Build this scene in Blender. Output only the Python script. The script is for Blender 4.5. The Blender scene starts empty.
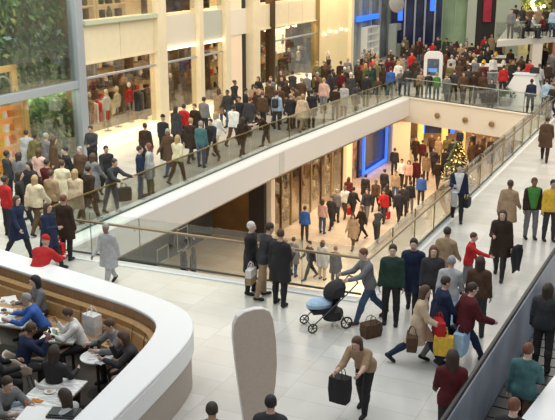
import bpy, bmesh, math, random
import numpy as np
from mathutils import Vector, Matrix
R = math.radians
scene = bpy.context.scene
COL = scene.collection
rng = random.Random(7)

# ------------------------------------------------------------------ materials
MATS = {}
def mat(name, rgb, rough=.6, metal=0., emit=0., var=.0, scale=8., emit_rgb=None, bump=0., stretch=None, spec=.5):
    if name in MATS: return MATS[name]
    m = bpy.data.materials.new(name); m.use_nodes = True
    nt = m.node_tree; b = nt.nodes['Principled BSDF']
    b.inputs['Roughness'].default_value = rough; b.inputs['Metallic'].default_value = metal
    b.inputs['Specular IOR Level'].default_value = spec
    c = (*rgb, 1)
    b.inputs['Base Color'].default_value = c
    if var > 0 or bump > 0:
        tc = nt.nodes.new('ShaderNodeTexCoord'); n = nt.nodes.new('ShaderNodeTexNoise')
        n.inputs['Scale'].default_value = scale; n.inputs['Detail'].default_value = 3
        src = tc.outputs['Object']
        if stretch:
            mp = nt.nodes.new('ShaderNodeMapping'); mp.inputs['Scale'].default_value = stretch
            nt.links.new(src, mp.inputs['Vector']); src = mp.outputs['Vector']
        nt.links.new(src, n.inputs['Vector'])
        if var > 0:
            r = nt.nodes.new('ShaderNodeValToRGB')
            r.color_ramp.elements[0].position = .3; r.color_ramp.elements[1].position = .7
            r.color_ramp.elements[0].color = (*[max(0, v * (1 - var)) for v in rgb], 1)
            r.color_ramp.elements[1].color = (*[min(1, v * (1 + var)) for v in rgb], 1)
            nt.links.new(n.outputs['Fac'], r.inputs['Fac']); nt.links.new(r.outputs['Color'], b.inputs['Base Color'])
        if bump > 0:
            bp = nt.nodes.new('ShaderNodeBump'); bp.inputs['Strength'].default_value = bump
            nt.links.new(n.outputs['Fac'], bp.inputs['Height']); nt.links.new(bp.outputs['Normal'], b.inputs['Normal'])
    if emit > 0:
        b.inputs['Emission Color'].default_value = (*(emit_rgb or rgb), 1); b.inputs['Emission Strength'].default_value = emit
    MATS[name] = m
    return m

def glass(name, tint=(.93, .965, .945), refl=.07):
    if name in MATS: return MATS[name]
    m = bpy.data.materials.new(name); m.use_nodes = True
    nt = m.node_tree; nt.nodes.clear()
    out = nt.nodes.new('ShaderNodeOutputMaterial'); mx = nt.nodes.new('ShaderNodeMixShader')
    tr = nt.nodes.new('ShaderNodeBsdfTransparent'); gl = nt.nodes.new('ShaderNodeBsdfGlossy')
    tr.inputs['Color'].default_value = (*tint, 1); gl.inputs['Roughness'].default_value = .04
    lw = nt.nodes.new('ShaderNodeLayerWeight'); lw.inputs['Blend'].default_value = .25
    ad = nt.nodes.new('ShaderNodeMath'); ad.operation = 'MULTIPLY_ADD'
    ad.inputs[1].default_value = .5; ad.inputs[2].default_value = refl
    nt.links.new(lw.outputs['Fresnel'], ad.inputs[0]); nt.links.new(ad.outputs[0], mx.inputs['Fac'])
    nt.links.new(tr.outputs[0], mx.inputs[1]); nt.links.new(gl.outputs[0], mx.inputs[2]); nt.links.new(mx.outputs[0], out.inputs['Surface'])
    MATS[name] = m
    return m

# ------------------------------------------------------------------ objects
def link(name, me, parent=None):
    o = bpy.data.objects.new(name, me); COL.objects.link(o)
    if parent is not None: o.parent = parent
    return o
LABELS = {}
def tag(o, label, cat, group=None):
    o['label'] = label; o['category'] = cat
    LABELS.setdefault(label, []).append(o.name)
    if group: o['group'] = group
    return o
def thing(name, label, cat, loc=(0, 0, 0), rz=0., group=None):
    o = link(name, None); o.location = loc; o.rotation_euler = (0, 0, rz); o.empty_display_size = .2
    return tag(o, label, cat, group)
def struct(o):
    o['kind'] = 'structure'; return o
def copy_tree(o, parent=None):
    c = o.copy(); COL.objects.link(c)
    if parent is not None: c.parent = parent
    for ch in list(o.children): copy_tree(ch, c)
    return c

class MB:
    """collects simple shapes into one mesh"""
    def __init__(s): s.v = []; s.f = []; s.mi = []
    def add(s, v, f, mi=0):
        k = len(s.v); s.v += [tuple(p) for p in v]; s.f += [tuple(i + k for i in q) for q in f]; s.mi += [mi] * len(f); return s
    def box(s, c, d, rz=0., bev=0., mi=0, rx=0., ry=0.):
        hx, hy, hz = d[0] / 2, d[1] / 2, d[2] / 2
        bm = bmesh.new(); bmesh.ops.create_cube(bm, size=1)
        for v in bm.verts: v.co = Vector((v.co.x * d[0], v.co.y * d[1], v.co.z * d[2]))
        if bev > 0: bmesh.ops.bevel(bm, geom=bm.edges[:], offset=min(bev, .49 * min(d)), segments=2, affect='EDGES', profile=.5)
        m = Matrix.Translation(c) @ Matrix.Rotation(rz, 4, 'Z') @ Matrix.Rotation(ry, 4, 'Y') @ Matrix.Rotation(rx, 4, 'X')
        bm.verts.index_update()
        s.add([m @ v.co for v in bm.verts], [[v.index for v in f.verts] for f in bm.faces], mi); bm.free(); return s
    def tube(s, pts, r, n=8, closed=False, mi=0):
        pts = [Vector(p) for p in pts]; rs = r if isinstance(r, (list, tuple)) else [r] * len(pts)
        rings = []; up = None
        for i, p in enumerate(pts):
            a = pts[i - 1] if (i > 0 or closed) else p; b = pts[(i + 1) % len(pts)] if (i < len(pts) - 1 or closed) else p
            t = (b - a).normalized()
            if up is None: up = t.orthogonal().normalized()
            else:
                up = up - t * up.dot(t); up = up.normalized() if up.length > 1e-6 else t.orthogonal().normalized()
            w = t.cross(up)
            rings.append([p + (up * math.cos(2 * math.pi * j / n) + w * math.sin(2 * math.pi * j / n)) * rs[i] for j in range(n)])
        v = [q for ring in rings for q in ring]; f = []
        m = len(pts)
        for i in range(m if closed else m - 1):
            k = (i + 1) % m
            for j in range(n): f.append((i * n + j, i * n + (j + 1) % n, k * n + (j + 1) % n, k * n + j))
        if not closed: f += [tuple(range(n - 1, -1, -1)), tuple((m - 1) * n + j for j in range(n))]
        return s.add(v, f, mi)
    def lathe(s, prof, c=(0, 0, 0), n=16, mi=0, sx=1., sy=1.):
        v = []; f = []
        for r, z in prof:
            for j in range(n): v.append((c[0] + sx * r * math.cos(2 * math.pi * j / n), c[1] + sy * r * math.sin(2 * math.pi * j / n), c[2] + z))
        for i in range(len(prof) - 1):
            for j in range(n): f.append((i * n + j, i * n + (j + 1) % n, (i + 1) * n + (j + 1) % n, (i + 1) * n + j))
        f += [tuple(range(n - 1, -1, -1)), tuple((len(prof) - 1) * n + j for j in range(n))]
        return s.add(v, f, mi)
    def prism(s, poly, z0, z1, mi=0):
        n = len(poly)
        v = [(p[0], p[1], z0) for p in poly] + [(p[0], p[1], z1) for p in poly]
        f = [tuple(range(n - 1, -1, -1)), tuple(range(n, 2 * n))] + [(i, (i + 1) % n, n + (i + 1) % n, n + i) for i in range(n)]
        return s.add(v, f, mi)
    def mesh(s, name, mats, smooth=False):
        me = bpy.data.meshes.new(name); me.from_pydata(s.v, [], s.f)
        for m in (mats if isinstance(mats, (list, tuple)) else [mats]): me.materials.append(m)
        me.polygons.foreach_set('material_index', s.mi)
        if smooth: me.polygons.foreach_set('use_smooth', [True] * len(s.f))
        bm = bmesh.new(); bm.from_mesh(me); bmesh.ops.recalc_face_normals(bm, faces=bm.faces[:]); bm.to_mesh(me); bm.free()
        me.update(); return me
    def build(s, name, mats, parent=None, smooth=False):
        o = link(name, s.mesh(name, mats, smooth), parent)
        if smooth:
            o.data.set_sharp_from_angle(angle=R(40))
        return o

# ------------------------------------------------------------------ camera model (a pixel and a height give a place on the ground)
F = 880.; TH = R(16.2); HC = 7.6
def at(px, py, z=0.):
    dx = (px - 277.5) / F; dy = (210 - py) / F
    d = (dx, math.cos(TH) + dy * math.sin(TH), -math.sin(TH) + dy * math.cos(TH))
    k = (z - HC) / d[2]
    return Vector((d[0] * k, d[1] * k, z))
cam = bpy.data.cameras.new('camera'); cam.sensor_width = 36; cam.lens = F * 36 / 555; cam.clip_end = 300
co = link('camera', cam); co.location = (0, 0, HC); co.rotation_euler = (R(90) - TH, 0, 0)
scene.camera = co
# gallery frame: s runs along the left gallery, n runs from the void edge towards the shops
NL = Vector((-5.5, 22.08, 0)); AX = Vector((.427, .904, 0)).normalized(); NX = Vector((-AX.y, AX.x, 0)); AZ = math.atan2(AX.y, AX.x)
def P(s, n, z=0.): return NL + AX * s + NX * n + Vector((0, 0, z))
NR = Vector((1.9, 18.9, 0)); FR = Vector((13.13, 42.11, 0)); FL = Vector((6.96, 48.63, 0))
NV = P(-.1, .8); NM = P(14, .78)   # the left edge of the opening bends a little
LZ = -5.5
# ------------------------------------------------------------------ people: implicit body, clothes cut from the same body
def surface_nets(D, org, h):
    ins = D < 0
    c = [ins[i:ins.shape[0] - 1 + i, j:ins.shape[1] - 1 + j, k:ins.shape[2] - 1 + k] for i in (0, 1) for j in (0, 1) for k in (0, 1)]
    cnt = sum(x.astype(np.int8) for x in c); act = (cnt > 0) & (cnt < 8)
    I, J, K = np.nonzero(act); n = len(I)
    idx = -np.ones(act.shape, np.int64); idx[I, J, K] = np.arange(n)
    acc = np.zeros((n, 3)); w = np.zeros(n)
    offs = [(i, j, k) for i in (0, 1) for j in (0, 1) for k in (0, 1)]
    for a in offs:
        for ax in range(3):
            if a[ax]: continue
            b = list(a); b[ax] = 1
            da = D[I + a[0], J + a[1], K + a[2]]; db = D[I + b[0], J + b[1], K + b[2]]
            x = (da < 0) != (db < 0); t = np.where(x, da / np.where(x, da - db, 1), 0)
            p = np.array(a, float)[None, :].repeat(n, 0); p[:, ax] += t
            acc += p * x[:, None]; w += x
    V = (np.stack([I, J, K], 1) + acc / w[:, None]) * h + org
    Fs = []
    for ax in range(3):
        u, v = [(1, 2), (2, 0), (0, 1)][ax]
        sl0 = [slice(None)] * 3; sl1 = [slice(None)] * 3
        sl0[ax] = slice(0, -1); sl1[ax] = slice(1, None)
        a = ins[tuple(sl0)]; b = ins[tuple(sl1)]
        E = np.argwhere(a != b)
        ok = (E[:, u] > 0) & (E[:, v] > 0) & (E[:, u] < D.shape[u] - 1) & (E[:, v] < D.shape[v] - 1)
        E = E[ok]; fl = a[tuple(E.T)]
        du = np.zeros(3, int); du[u] = 1; dv = np.zeros(3, int); dv[v] = 1
        q = np.stack([idx[tuple((E - du - dv).T)], idx[tuple((E - dv).T)], idx[tuple(E.T)], idx[tuple((E - du).T)]], 1)
        q[~fl] = q[~fl][:, ::-1]
        Fs.append(q)
    return V, np.concatenate(Fs)

class Field:
    def __init__(s, lo, hi, h):
        s.lo = np.array(lo, float); s.h = h
        n = np.ceil((np.array(hi) - s.lo) / h).astype(int) + 1
        s.ax = [s.lo[i] + h * np.arange(n[i]) for i in range(3)]
        s.D = np.full(n, 1.0)
    def sl(s, lo, hi):
        r = []
        for i in range(3):
            a = int(np.searchsorted(s.ax[i], lo[i])); b = int(np.searchsorted(s.ax[i], hi[i])); r.append(slice(max(0, a - 1), b + 1))
        return tuple(r)
    def grid(s, q):
        return s.ax[0][q[0]][:, None, None], s.ax[1][q[1]][None, :, None], s.ax[2][q[2]][None, None, :]
    def put(s, q, d, k):
        o = s.D[q]
        if k > 0:
            hh = np.clip(.5 + .5 * (o - d) / k, 0, 1); s.D[q] = o * (1 - hh) + d * hh - k * hh * (1 - hh)
        else: s.D[q] = np.minimum(o, d)
    def cone(s, a, b, ra, rb, k=.03):
        a = np.array(a, float); b = np.array(b, float); m = max(ra, rb) + k + 2 * s.h
        q = s.sl(np.minimum(a, b) - m, np.maximum(a, b) + m); X, Y, Z = s.grid(q)
        ba = b - a; L = max(1e-9, float(ba @ ba))
        t = np.clip(((X - a[0]) * ba[0] + (Y - a[1]) * ba[1] + (Z - a[2]) * ba[2]) / L, 0, 1)
        d = np.sqrt((X - a[0] - ba[0] * t) ** 2 + (Y - a[1] - ba[1] * t) ** 2 + (Z - a[2] - ba[2] * t) ** 2) - (ra + (rb - ra) * t)
        s.put(q, d, k)
    def ell(s, c, r, M=None, k=.03):
        """ellipsoid; M columns are the local axes"""
        c = np.array(c, float); r = np.array(r, float); m = r.max() + k + 2 * s.h
        q = s.sl(c - m, c + m); X, Y, Z = s.grid(q); x, y, z = X - c[0], Y - c[1], Z - c[2]
        if M is not None:
            l = [x * M[0][i] + y * M[1][i] + z * M[2][i] for i in range(3)]
        else: l = [x + 0 * y + 0 * z, y + 0 * x + 0 * z, z + 0 * x + 0 * y]
        k0 = np.sqrt(sum((l[i] / r[i]) ** 2 for i in range(3))); k1 = np.sqrt(sum((l[i] / r[i] ** 2) ** 2 for i in range(3))) + 1e-9
        s.put(q, k0 * (k0 - 1) / k1, k)
    def cut(s, p, n):
        """removes what lies on the side n points to"""
        X, Y, Z = s.ax[0][:, None, None], s.ax[1][None, :, None], s.ax[2][None, None, :]
        s.D = np.maximum(s.D, (X - p[0]) * n[0] + (Y - p[1]) * n[1] + (Z - p[2]) * n[2])
    def mesh(s, name):
        V, Q = surface_nets(s.D, s.lo, s.h)
        return V, Q

def rotx(v, a, o):
    """lean by a: positive tips towards the front (-Y)"""
    y, z = v[1] - o[1], v[2] - o[2]
    return np.array([v[0], o[1] + y * math.cos(a) - z * math.sin(a), o[2] + y * math.sin(a) + z * math.cos(a)])

# pose: lean, head pitch, head yaw, legs (thigh forward, knee bend, spread), arms (forward, out, elbow, inward), left then right
POSES = {
 'stand':    dict(legs=((2, 2, 3), (-2, 3, 3)), arms=((4, 7, 12, 0), (2, 7, 14, 0))),
 'clasp':    dict(legs=((1, 1, 4), (0, 1, 4)), arms=((18, 6, 62, 34), (18, 6, 62, 34)), head=(10, 0)),
 'phone':    dict(legs=((3, 4, 4), (-3, 2, 3)), arms=((6, 8, 12, 0), (30, 6, 95, 26)), head=(18, 0)),
 'walk':     dict(legs=((24, 6, 1), (-20, 14, 1)), arms=((-20, 7, 14, 0), (22, 7, 24, 0)), lean=4),
 'walkb':    dict(legs=((-18, 22, 1), (20, 4, 1)), arms=((20, 7, 26, 4), (-18, 7, 12, 0)), lean=4),
 'stride':   dict(legs=((34, 10, 1), (-26, 26, 1)), arms=((-26, 9, 24, 0), (28, 8, 40, 6)), lean=9),
 'carry':    dict(legs=((20, 5, 1), (-16, 16, 1)), arms=((2, 9, 6, 0), (24, 6, 78, 18)), lean=3),
 'hold':     dict(legs=((3, 3, 4), (-4, 4, 4)), arms=((0, 9, 6, 0), (14, 8, 80, 20)), head=(8, 14)),
 'lean':     dict(legs=((10, 8, 4), (-12, 4, 5)), arms=((58, 8, 20, -4), (42, 8, 40, 4)), lean=16, head=(6, 0)),
 'push':     dict(legs=((26, 8, 2), (-22, 20, 2)), arms=((46, 4, 34, 4), (46, 4, 34, 4)), lean=12, head=(12, 0)),
 'bend':     dict(legs=((26, 16, 3), (-6, 14, 4)), arms=((62, 8, 24, 4), (48, 6, 34, 4)), lean=42, head=(2, 0)),
 'reach':    dict(legs=((8, 8, 3), (-8, 6, 4)), arms=((8, 8, 20, 0), (66, 14, 16, 0)), lean=8, head=(6, -10)),
 'sit':      dict(legs=((84, 86, 6), (80, 82, 6)), arms=((30, 10, 62, 18), (34, 8, 58, 16)), lean=6, head=(10, 0), sit=1),
 'sithunch': dict(legs=((84, 92, 8), (80, 84, 8)), arms=((50, 16, 54, 30), (52, 14, 52, 28)), lean=30, head=(6, 0), sit=1),
 'sitchin':  dict(legs=((84, 90, 7), (82, 84, 8)), arms=((48, 10, 64, 28), (44, 8, 112, 14)), lean=20, head=(14, 0), sit=1),
 'sitfloor': dict(legs=((86, 40, 10), (88, 70, 14)), arms=((30, 12, 50, 16), (20, 14, 40, 10)), lean=12, head=(14, 0), sit=2),
}
UA, FA, TL, SL = .285, .25, .43, .41
SK = {}
def skeleton(pose):
    if pose in SK: return SK[pose]
    p = POSES[pose]; J = {}
    lean = R(p.get('lean', 0)); hp, hy = p.get('head', (4, 0)); hp = R(hp); hy = R(hy)
    hip = np.array([0, 0, .95])
    def T(v): return rotx(np.array(v, float), lean, hip)
    J['pelvis'] = hip; J['waist'] = T((0, 0, 1.09)); J['chest'] = T((0, .005, 1.28)); J['sh'] = T((0, .012, 1.405)); J['neck'] = T((0, .012, 1.47))
    J['lean'] = lean
    up = T((0, 0, 1.95)) - hip; J['up'] = up
    a = lean * .35 + hp * .9
    hu = np.array([0, -math.sin(a), math.cos(a)])
    fw = np.array([math.sin(hy), -math.cos(hy) * math.cos(a), -math.sin(a)]); fw -= hu * (fw @ hu); fw /= np.linalg.norm(fw)
    rt = np.cross(hu, fw)  # local x of the head
    J['hu'], J['hf'], J['hr'] = hu, fw, rt
    J['head'] = J['neck'] + hu * .165 + fw * .022
    for i, sd in ((0, 1), (1, -1)):
        f, o, e, inn = [R(x) for x in p['arms'][i]]
        s = T((.170 * sd, .012, 1.385)); J['s%d' % i] = s
        d = np.array([sd * math.sin(o), -math.sin(f) * math.cos(o), -math.cos(f) * math.cos(o)])
        el = s + d * UA
        d2 = np.array([sd * math.sin(o - inn) , -math.sin(f + e), -math.cos(f + e)]); d2[1:] *= math.cos(o - inn)
        d2 /= np.linalg.norm(d2); wr = el + d2 * FA
        J['e%d' % i], J['w%d' % i], J['hd%d' % i] = el, wr, d2
        f, kb, sp = [R(x) for x in p['legs'][i]]
        h = np.array([.09 * sd, 0, .93]); J['h%d' % i] = h
        d = np.array([sd * math.sin(sp), -math.sin(f) * math.cos(sp), -math.cos(f) * math.cos(sp)]); kn = h + d * TL
        g = f - kb
        d2 = np.array([sd * math.sin(sp) * .3, -math.sin(g), -math.cos(g)]); d2 /= np.linalg.norm(d2); an = kn + d2 * SL
        pitch = max(0., -g) * .75 if not p.get('sit') else (0. if p['sit'] == 1 else -R(50))
        J['k%d' % i], J['a%d' % i], J['fp%d' % i] = kn, an, pitch
    def foot_low(i):
        pt = J['fp%d' % i]; a = J['a%d' % i]
        return min(a[2] - .085, a[2] - .085 * math.cos(pt) - .16 * math.sin(pt))
    low = min(foot_low(0), foot_low(1))
    if p.get('sit') == 2: low = .95 - .13
    for k, v in J.items():
        if isinstance(v, np.ndarray) and k not in ('hu', 'hf', 'hr', 'up', 'hd0', 'hd1'): v[2] -= 0
    J['dz'] = -low
    SK[pose] = J
    return J

def torso(f, J, e=0., belly=0.):
    l = J['lean']; M = np.array([[1, 0, 0], [0, math.cos(l), -math.sin(l)], [0, math.sin(l), math.cos(l)]])
    f.ell(J['pelvis'], (.158 + e, .112 + e, .135 + e), M, .04)
    f.ell(J['waist'], (.138 + e, .100 + e + belly, .15 + e), M, .05)
    f.ell(J['chest'], (.160 + e, .112 + e, .175 + e), M, .05)
    f.cone(J['sh'] + M @ np.array([-.115, 0, -.025]), J['sh'] + M @ np.array([.115, 0, -.025]), .062 + e, .062 + e, .05)
    for sx in (-1, 1): f.cone(J['neck'] - J['up'] * .01, J['sh'] + M @ np.array([.13 * sx, 0, -.01]), .045 + e * .6, .05 + e * .6, .05)
def arm(f, J, i, e=0., k=.03):
    f.cone(J['s%d' % i], J['e%d' % i], .054 + e, .042 + e, k); f.cone(J['e%d' % i], J['w%d' % i], .042 + e, .029 + e * .9, .02)
def leg(f, J, i, e=0., e2=None, k=.035):
    e2 = e if e2 is None else e2
    f.cone(J['h%d' % i], J['k%d' % i], .083 + e, .054 + e2, k)
    f.cone(J['k%d' % i], J['a%d' % i], .053 + e2, .034 + e2, .02)
    c = J['k%d' % i] * .7 + J['a%d' % i] * .3 + np.array([0, .014, 0]); f.cone(c, c + (J['a%d' % i] - J['k%d' % i]) * .15, .05 + e2, .045 + e2, .03)
def headframe(J): return np.stack([J['hr'], -J['hf'], J['hu']], 1)
def bounds(J, pad=.25):
    pts = np.array([v for k, v in J.items() if isinstance(v, np.ndarray) and k not in ('hu', 'hf', 'hr', 'up', 'hd0', 'hd1')])
    return pts.min(0) - pad, pts.max(0) + pad
def pack(name, V, Q, J, mats, mi=None):
    V = np.array(V, float).copy(); V[:, 2] += J['dz']
    me = bpy.data.meshes.new(name); me.from_pydata(V.tolist(), [], [tuple(q) for q in Q])
    for m in mats: me.materials.append(m)
    if mi is not None: me.polygons.foreach_set('material_index', mi)
    me.polygons.foreach_set('use_smooth', [True] * len(me.polygons)); me.update()
    return me
MC = {}
H_BODY, H_CLOTH = .0125, .015
SKIN = mat('skin fair', (.62, .40, .30), .55, var=.06, scale=20)
EYE_W = mat('eye white', (.75, .73, .70), .3); EYE_D = mat('eye iris', (.03, .02, .015), .2); LIP = mat('lip', (.42, .17, .15), .5)
def body_mesh(pose):
    key = ('body', pose)
    if key in MC: return MC[key]
    J = skeleton(pose); lo, hi = bounds(J); f = Field(lo, hi, H_BODY)
    torso(f, J, -.006); M = headframe(J); h = J['head']
    for i in (0, 1): arm(f, J, i); leg(f, J, i)
    f.cone(J['neck'] - J['up'] * .03, h - J['hu'] * .07, .056, .05, .03)
    W = lambda x, y, z: h + M @ np.array([x, y, z])
    f.ell(W(0, .012, .018), (.074, .092, .1), M, .02); f.ell(W(0, -.022, -.052), (.054, .062, .07), M, .03)      # skull, face and jaw
    f.cone(W(0, -.082, .012), W(0, -.104, -.024), .008, .015, .012)                                                    # nose
    for sx in (1, -1): f.ell(W(.077 * sx, .012, -.008), (.014, .022, .032), M, .006)                                     # ears
    f.ell(W(0, -.078, .033), (.045, .018, .012), M, .012)                                                              # brow
    for i, sd in ((0, 1), (1, -1)):                                                                                    # palms and feet
        w, d = J['w%d' % i], J['hd%d' % i]; side = np.cross(d, [sd, 0, 0]); side = side / (np.linalg.norm(side) + 1e-9)
        nrm = np.cross(d, side)
        f.ell(w + d * .05, (.05, .036, .02), np.stack([d, side, nrm], 1), .012)
        a = J['a%d' % i]; pt = J['fp%d' % i]; fd = np.array([0, -math.cos(pt), -math.sin(pt)]); dn = np.array([0, math.sin(pt), -math.cos(pt)])
        f.cone(a + dn * .045 - fd * .02, a + dn * .055 + fd * .13, .034, .028, .02)
    V, Q = f.mesh('body'); V = V.tolist(); Q = [tuple(q) for q in Q]; mi = [0] * len(Q)
    mb = MB()
    for i, sd in ((0, 1), (1, -1)):                                                                                    # five fingers, rooted in the palm
        w, d = J['w%d' % i], J['hd%d' % i]; side = np.cross(d, [sd, 0, 0]); side = side / (np.linalg.norm(side) + 1e-9)
        inw = np.cross(d, side); inw = inw * (1 if inw @ np.array([-sd, 0, 0]) > 0 else -1)
        fwd = side if side[1] < 0 else -side
        for j, (o, L) in enumerate(((.027, .068), (.009, .078), (-.009, .072), (-.026, .056))):
            p0 = w + d * .07 + fwd * o; p1 = p0 + d * L * .45 + inw * .006; p2 = p1 + d * L * .32 + inw * L * .22; p3 = p2 + d * L * .12 + inw * L * .3
            mb.tube([p0, p1, p2, p3], [.0095, .009, .0082, .006], 6)
        t0 = w + d * .03 + fwd * .026; t1 = t0 + d * .025 + fwd * .026 + inw * .008; t2 = t1 + d * .03 + fwd * .008 + inw * .01
        mb.tube([t0, t1, t2], [.012, .0105, .007], 6)
    n0 = len(mb.f)
    for sx in (1, -1):
        for r_, yy, mm in ((.0125, -.078, 1), (.0075, -.0865, 2)):
            v = []; fc = []
            c = W(.031 * sx, yy, .012)
            for a_ in range(5):
                for b_ in range(8):
                    la = math.pi * (a_ / 4 - .5); lo_ = 2 * math.pi * b_ / 8
                    v.append(c + M @ np.array([r_ * math.cos(la) * math.cos(lo_), r_ * math.cos(la) * math.sin(lo_) * .7, r_ * .75 * math.sin(la)]))
            for a_ in range(4):
                for b_ in range(8): fc.append((a_ * 8 + b_, a_ * 8 + (b_ + 1) % 8, (a_ + 1) * 8 + (b_ + 1) % 8, (a_ + 1) * 8 + b_))
            mb.add(v, fc, mm)
    mb.tube([W(-.024, -.080, -.058), W(-.01, -.087, -.056), W(.01, -.087, -.056), W(.024, -.080, -.058)], [.003, .0065, .0065, .003], 6, mi=3)
    k = len(V); V += [tuple(x) for x in mb.v]; Q += [tuple(i + k for i in q) for q in mb.f]; mi += mb.mi
    MC[key] = pack('body_' + pose, V, Q, J, [SKIN, EYE_W, EYE_D, LIP], mi)
    return MC[key]
BLACK = mat('cloth black', (.018, .017, .02), .8)
def top_mesh(pose, style):
    key = ('top', pose, style)
    if key in MC: return MC[key]
    J = skeleton(pose); lo, hi = bounds(J); f = Field(lo, hi, H_CLOTH)
    e = {'jacket': .021, 'coat': .025, 'shirt': .012, 'puffer': .045, 'tee': .012}[style]
    torso(f, J, e, .02 if style == 'puffer' else .006)
    if style == 'tee':
        for i in (0, 1): f.cone(J['s%d' % i], J['s%d' % i] * .45 + J['e%d' % i] * .55, .07, .062, .03)
    else:
        for i in (0, 1): arm(f, J, i, e * .75 + .004, .035)
    hem = J['pelvis'][2] - .10
    if style == 'coat':
        hem = J['pelvis'][2] - .36
        if not POSES[pose].get('sit'):
            k0, k1 = J['k0'], J['k1']; b = (k0 + k1) / 2; b = np.array([0, b[1] * .5, J['pelvis'][2] - .42])
            for o in (-.08, .08): f.cone(J['pelvis'] + np.array([o, 0, .08]), b + np.array([o * 1.5, 0, 0]), .125, .15, .08)
            for i in (0, 1): f.cone(J['h%d' % i], J['k%d' % i], .115, .10, .06)
        else:
            for i in (0, 1): f.cone(J['h%d' % i], J['h%d' % i] * .3 + J['k%d' % i] * .7, .115, .10, .06)
            hem = -1
    elif not POSES[pose].get('sit'):
        for i in (0, 1): f.cone(J['h%d' % i] + np.array([0, 0, .04]), J['h%d' % i] * .8 + J['k%d' % i] * .2, .098 + e * .6, .096 + e * .6, .05)
    if style != 'tee': f.cone(J['neck'] - J['up'] * .03, J['neck'] + J['up'] * .015, .072, .066, .03)    # collar
    f.cut(J['neck'] + J['up'] * .022, J['up'] / np.linalg.norm(J['up']))
    if hem > 0: f.cut((0, 0, hem), (0, 0, -1))
    V, Q = f.mesh('top'); MC[key] = pack(style + '_' + pose, V, Q, J, [BLACK]); return MC[key]
def leg_mesh(pose, style='trousers'):
    key = ('leg', pose, style)
    if key in MC: return MC[key]
    J = skeleton(pose); lo, hi = bounds(J); hi = hi.copy(); hi[2] = min(hi[2], J['pelvis'][2] + .4); f = Field(lo, hi, H_CLOTH)
    l = J['lean'] * .5; M = np.array([[1, 0, 0], [0, math.cos(l), -math.sin(l)], [0, math.sin(l), math.cos(l)]])
    f.ell(J['pelvis'], (.168, .122, .14), M, .04)
    for i in (0, 1): leg(f, J, i, .016, .02 if style == 'trousers' else .008)
    f.cut(J['pelvis'] + J['up'] * .1, J['up'])
    V, Q = f.mesh('leg'); MC[key] = pack('trousers_' + pose, V, Q, J, [BLACK]); return MC[key]
def shoe_mesh(pose, i):
    key = ('shoe', pose, i)
    if key in MC: return MC[key]
    J = skeleton(pose); a = J['a%d' % i]; pt = J['fp%d' % i]; fd = np.array([0, -math.cos(pt), -math.sin(pt)]); dn = np.array([0, math.sin(pt), -math.cos(pt)])
    f = Field(a - .28, a + .28, .012)
    f.cone(a + dn * .05 - fd * .03, a + dn * .058 + fd * .15, .043, .036, .02); f.cone(a - dn * .01, a + dn * .05, .046, .046, .02)
    f.ell(a + dn * .06 + fd * .1, (.046, .09, .032), np.stack([[1, 0, 0], fd, dn], 1), .02)
    f.cut(a + dn * .085, dn)
    V, Q = f.mesh('shoe'); MC[key] = pack('shoe_' + pose, V, Q, J, [BLACK]); return MC[key]
def hair_mesh(pose, style):
    key = ('hair', pose, style)
    if key in MC: return MC[key]
    J = skeleton(pose); M = headframe(J); h = J['head']; W = lambda x, y, z: h + M @ np.array([x, y, z])
    f = Field(h - np.array([.3, .3, .45]), h + .3, .0125)
    f.ell(W(0, .02, .028), (.086, .1, .104), M, 0)
    if style == 'beanie':
        f.ell(W(0, .02, .05), (.092, .106, .11), M, .01)
    # the face stays free
    lo = W(0, -.05, -.04); n1 = M @ np.array([0, -.80, -.60]); f.cut(W(0, -.045, .03), n1)
    if style in ('long', 'bob'):
        L = .27 if style == 'long' else .12
        for sx in (-1, 1):
            f.cone(W(.055 * sx, .03, .0), W(.062 * sx, .045, -.06) - np.array([0, 0, L * .55]), .048, .04, .03)
        f.cone(W(0, .06, 0), W(0, .07, -.04) - np.array([0, -.02, L]), .075, .05, .04)
    if style == 'bun': f.ell(W(0, .125, .05), (.045, .045, .045), M, .02)
    if style == 'short': f.cut(W(0, 0, -.045), M @ np.array([0, 0, -1.]))
    if style == 'beanie': f.cut(W(0, 0, .03), M @ np.array([0, .15, -1.]))
    V, Q = f.mesh('hair'); MC[key] = pack('hair_' + pose, V, Q, J, [BLACK]); return MC[key]
def front_mesh(pose, wide=.025):
    """a shirt front showing between the open sides of a jacket"""
    key = ('front', pose, wide)
    if key in MC: return MC[key]
    J = skeleton(pose); lo, hi = bounds(J); f = Field(lo, hi, H_CLOTH); torso(f, J, .034, .012)
    f.cone(J['neck'] - J['up'] * .03, J['neck'] + J['up'] * .012, .078, .07, .03)
    u = J['up'] / np.linalg.norm(J['up']); f.cut(J['neck'] + u * .02, u); f.cut(J['pelvis'] - u * .05, -u)
    f.cut(J['pelvis'], (0, 1, 0)) if J['lean'] < .2 else None
    l = J['lean']; fwd = np.array([0, -math.cos(l), -math.sin(l)])
    f.cut(J['sh'] + fwd * .03, -fwd)
    for sx in (-1, 1):
        nn = np.array([sx * 1., 0, 0]) - u * .22; nn /= np.linalg.norm(nn); f.cut(J['pelvis'] + np.array([wide * sx, 0, 0]), nn)
    V, Q = f.mesh('front'); MC[key] = pack('front_' + pose, V, Q, J, [BLACK]); return MC[key]

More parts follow.
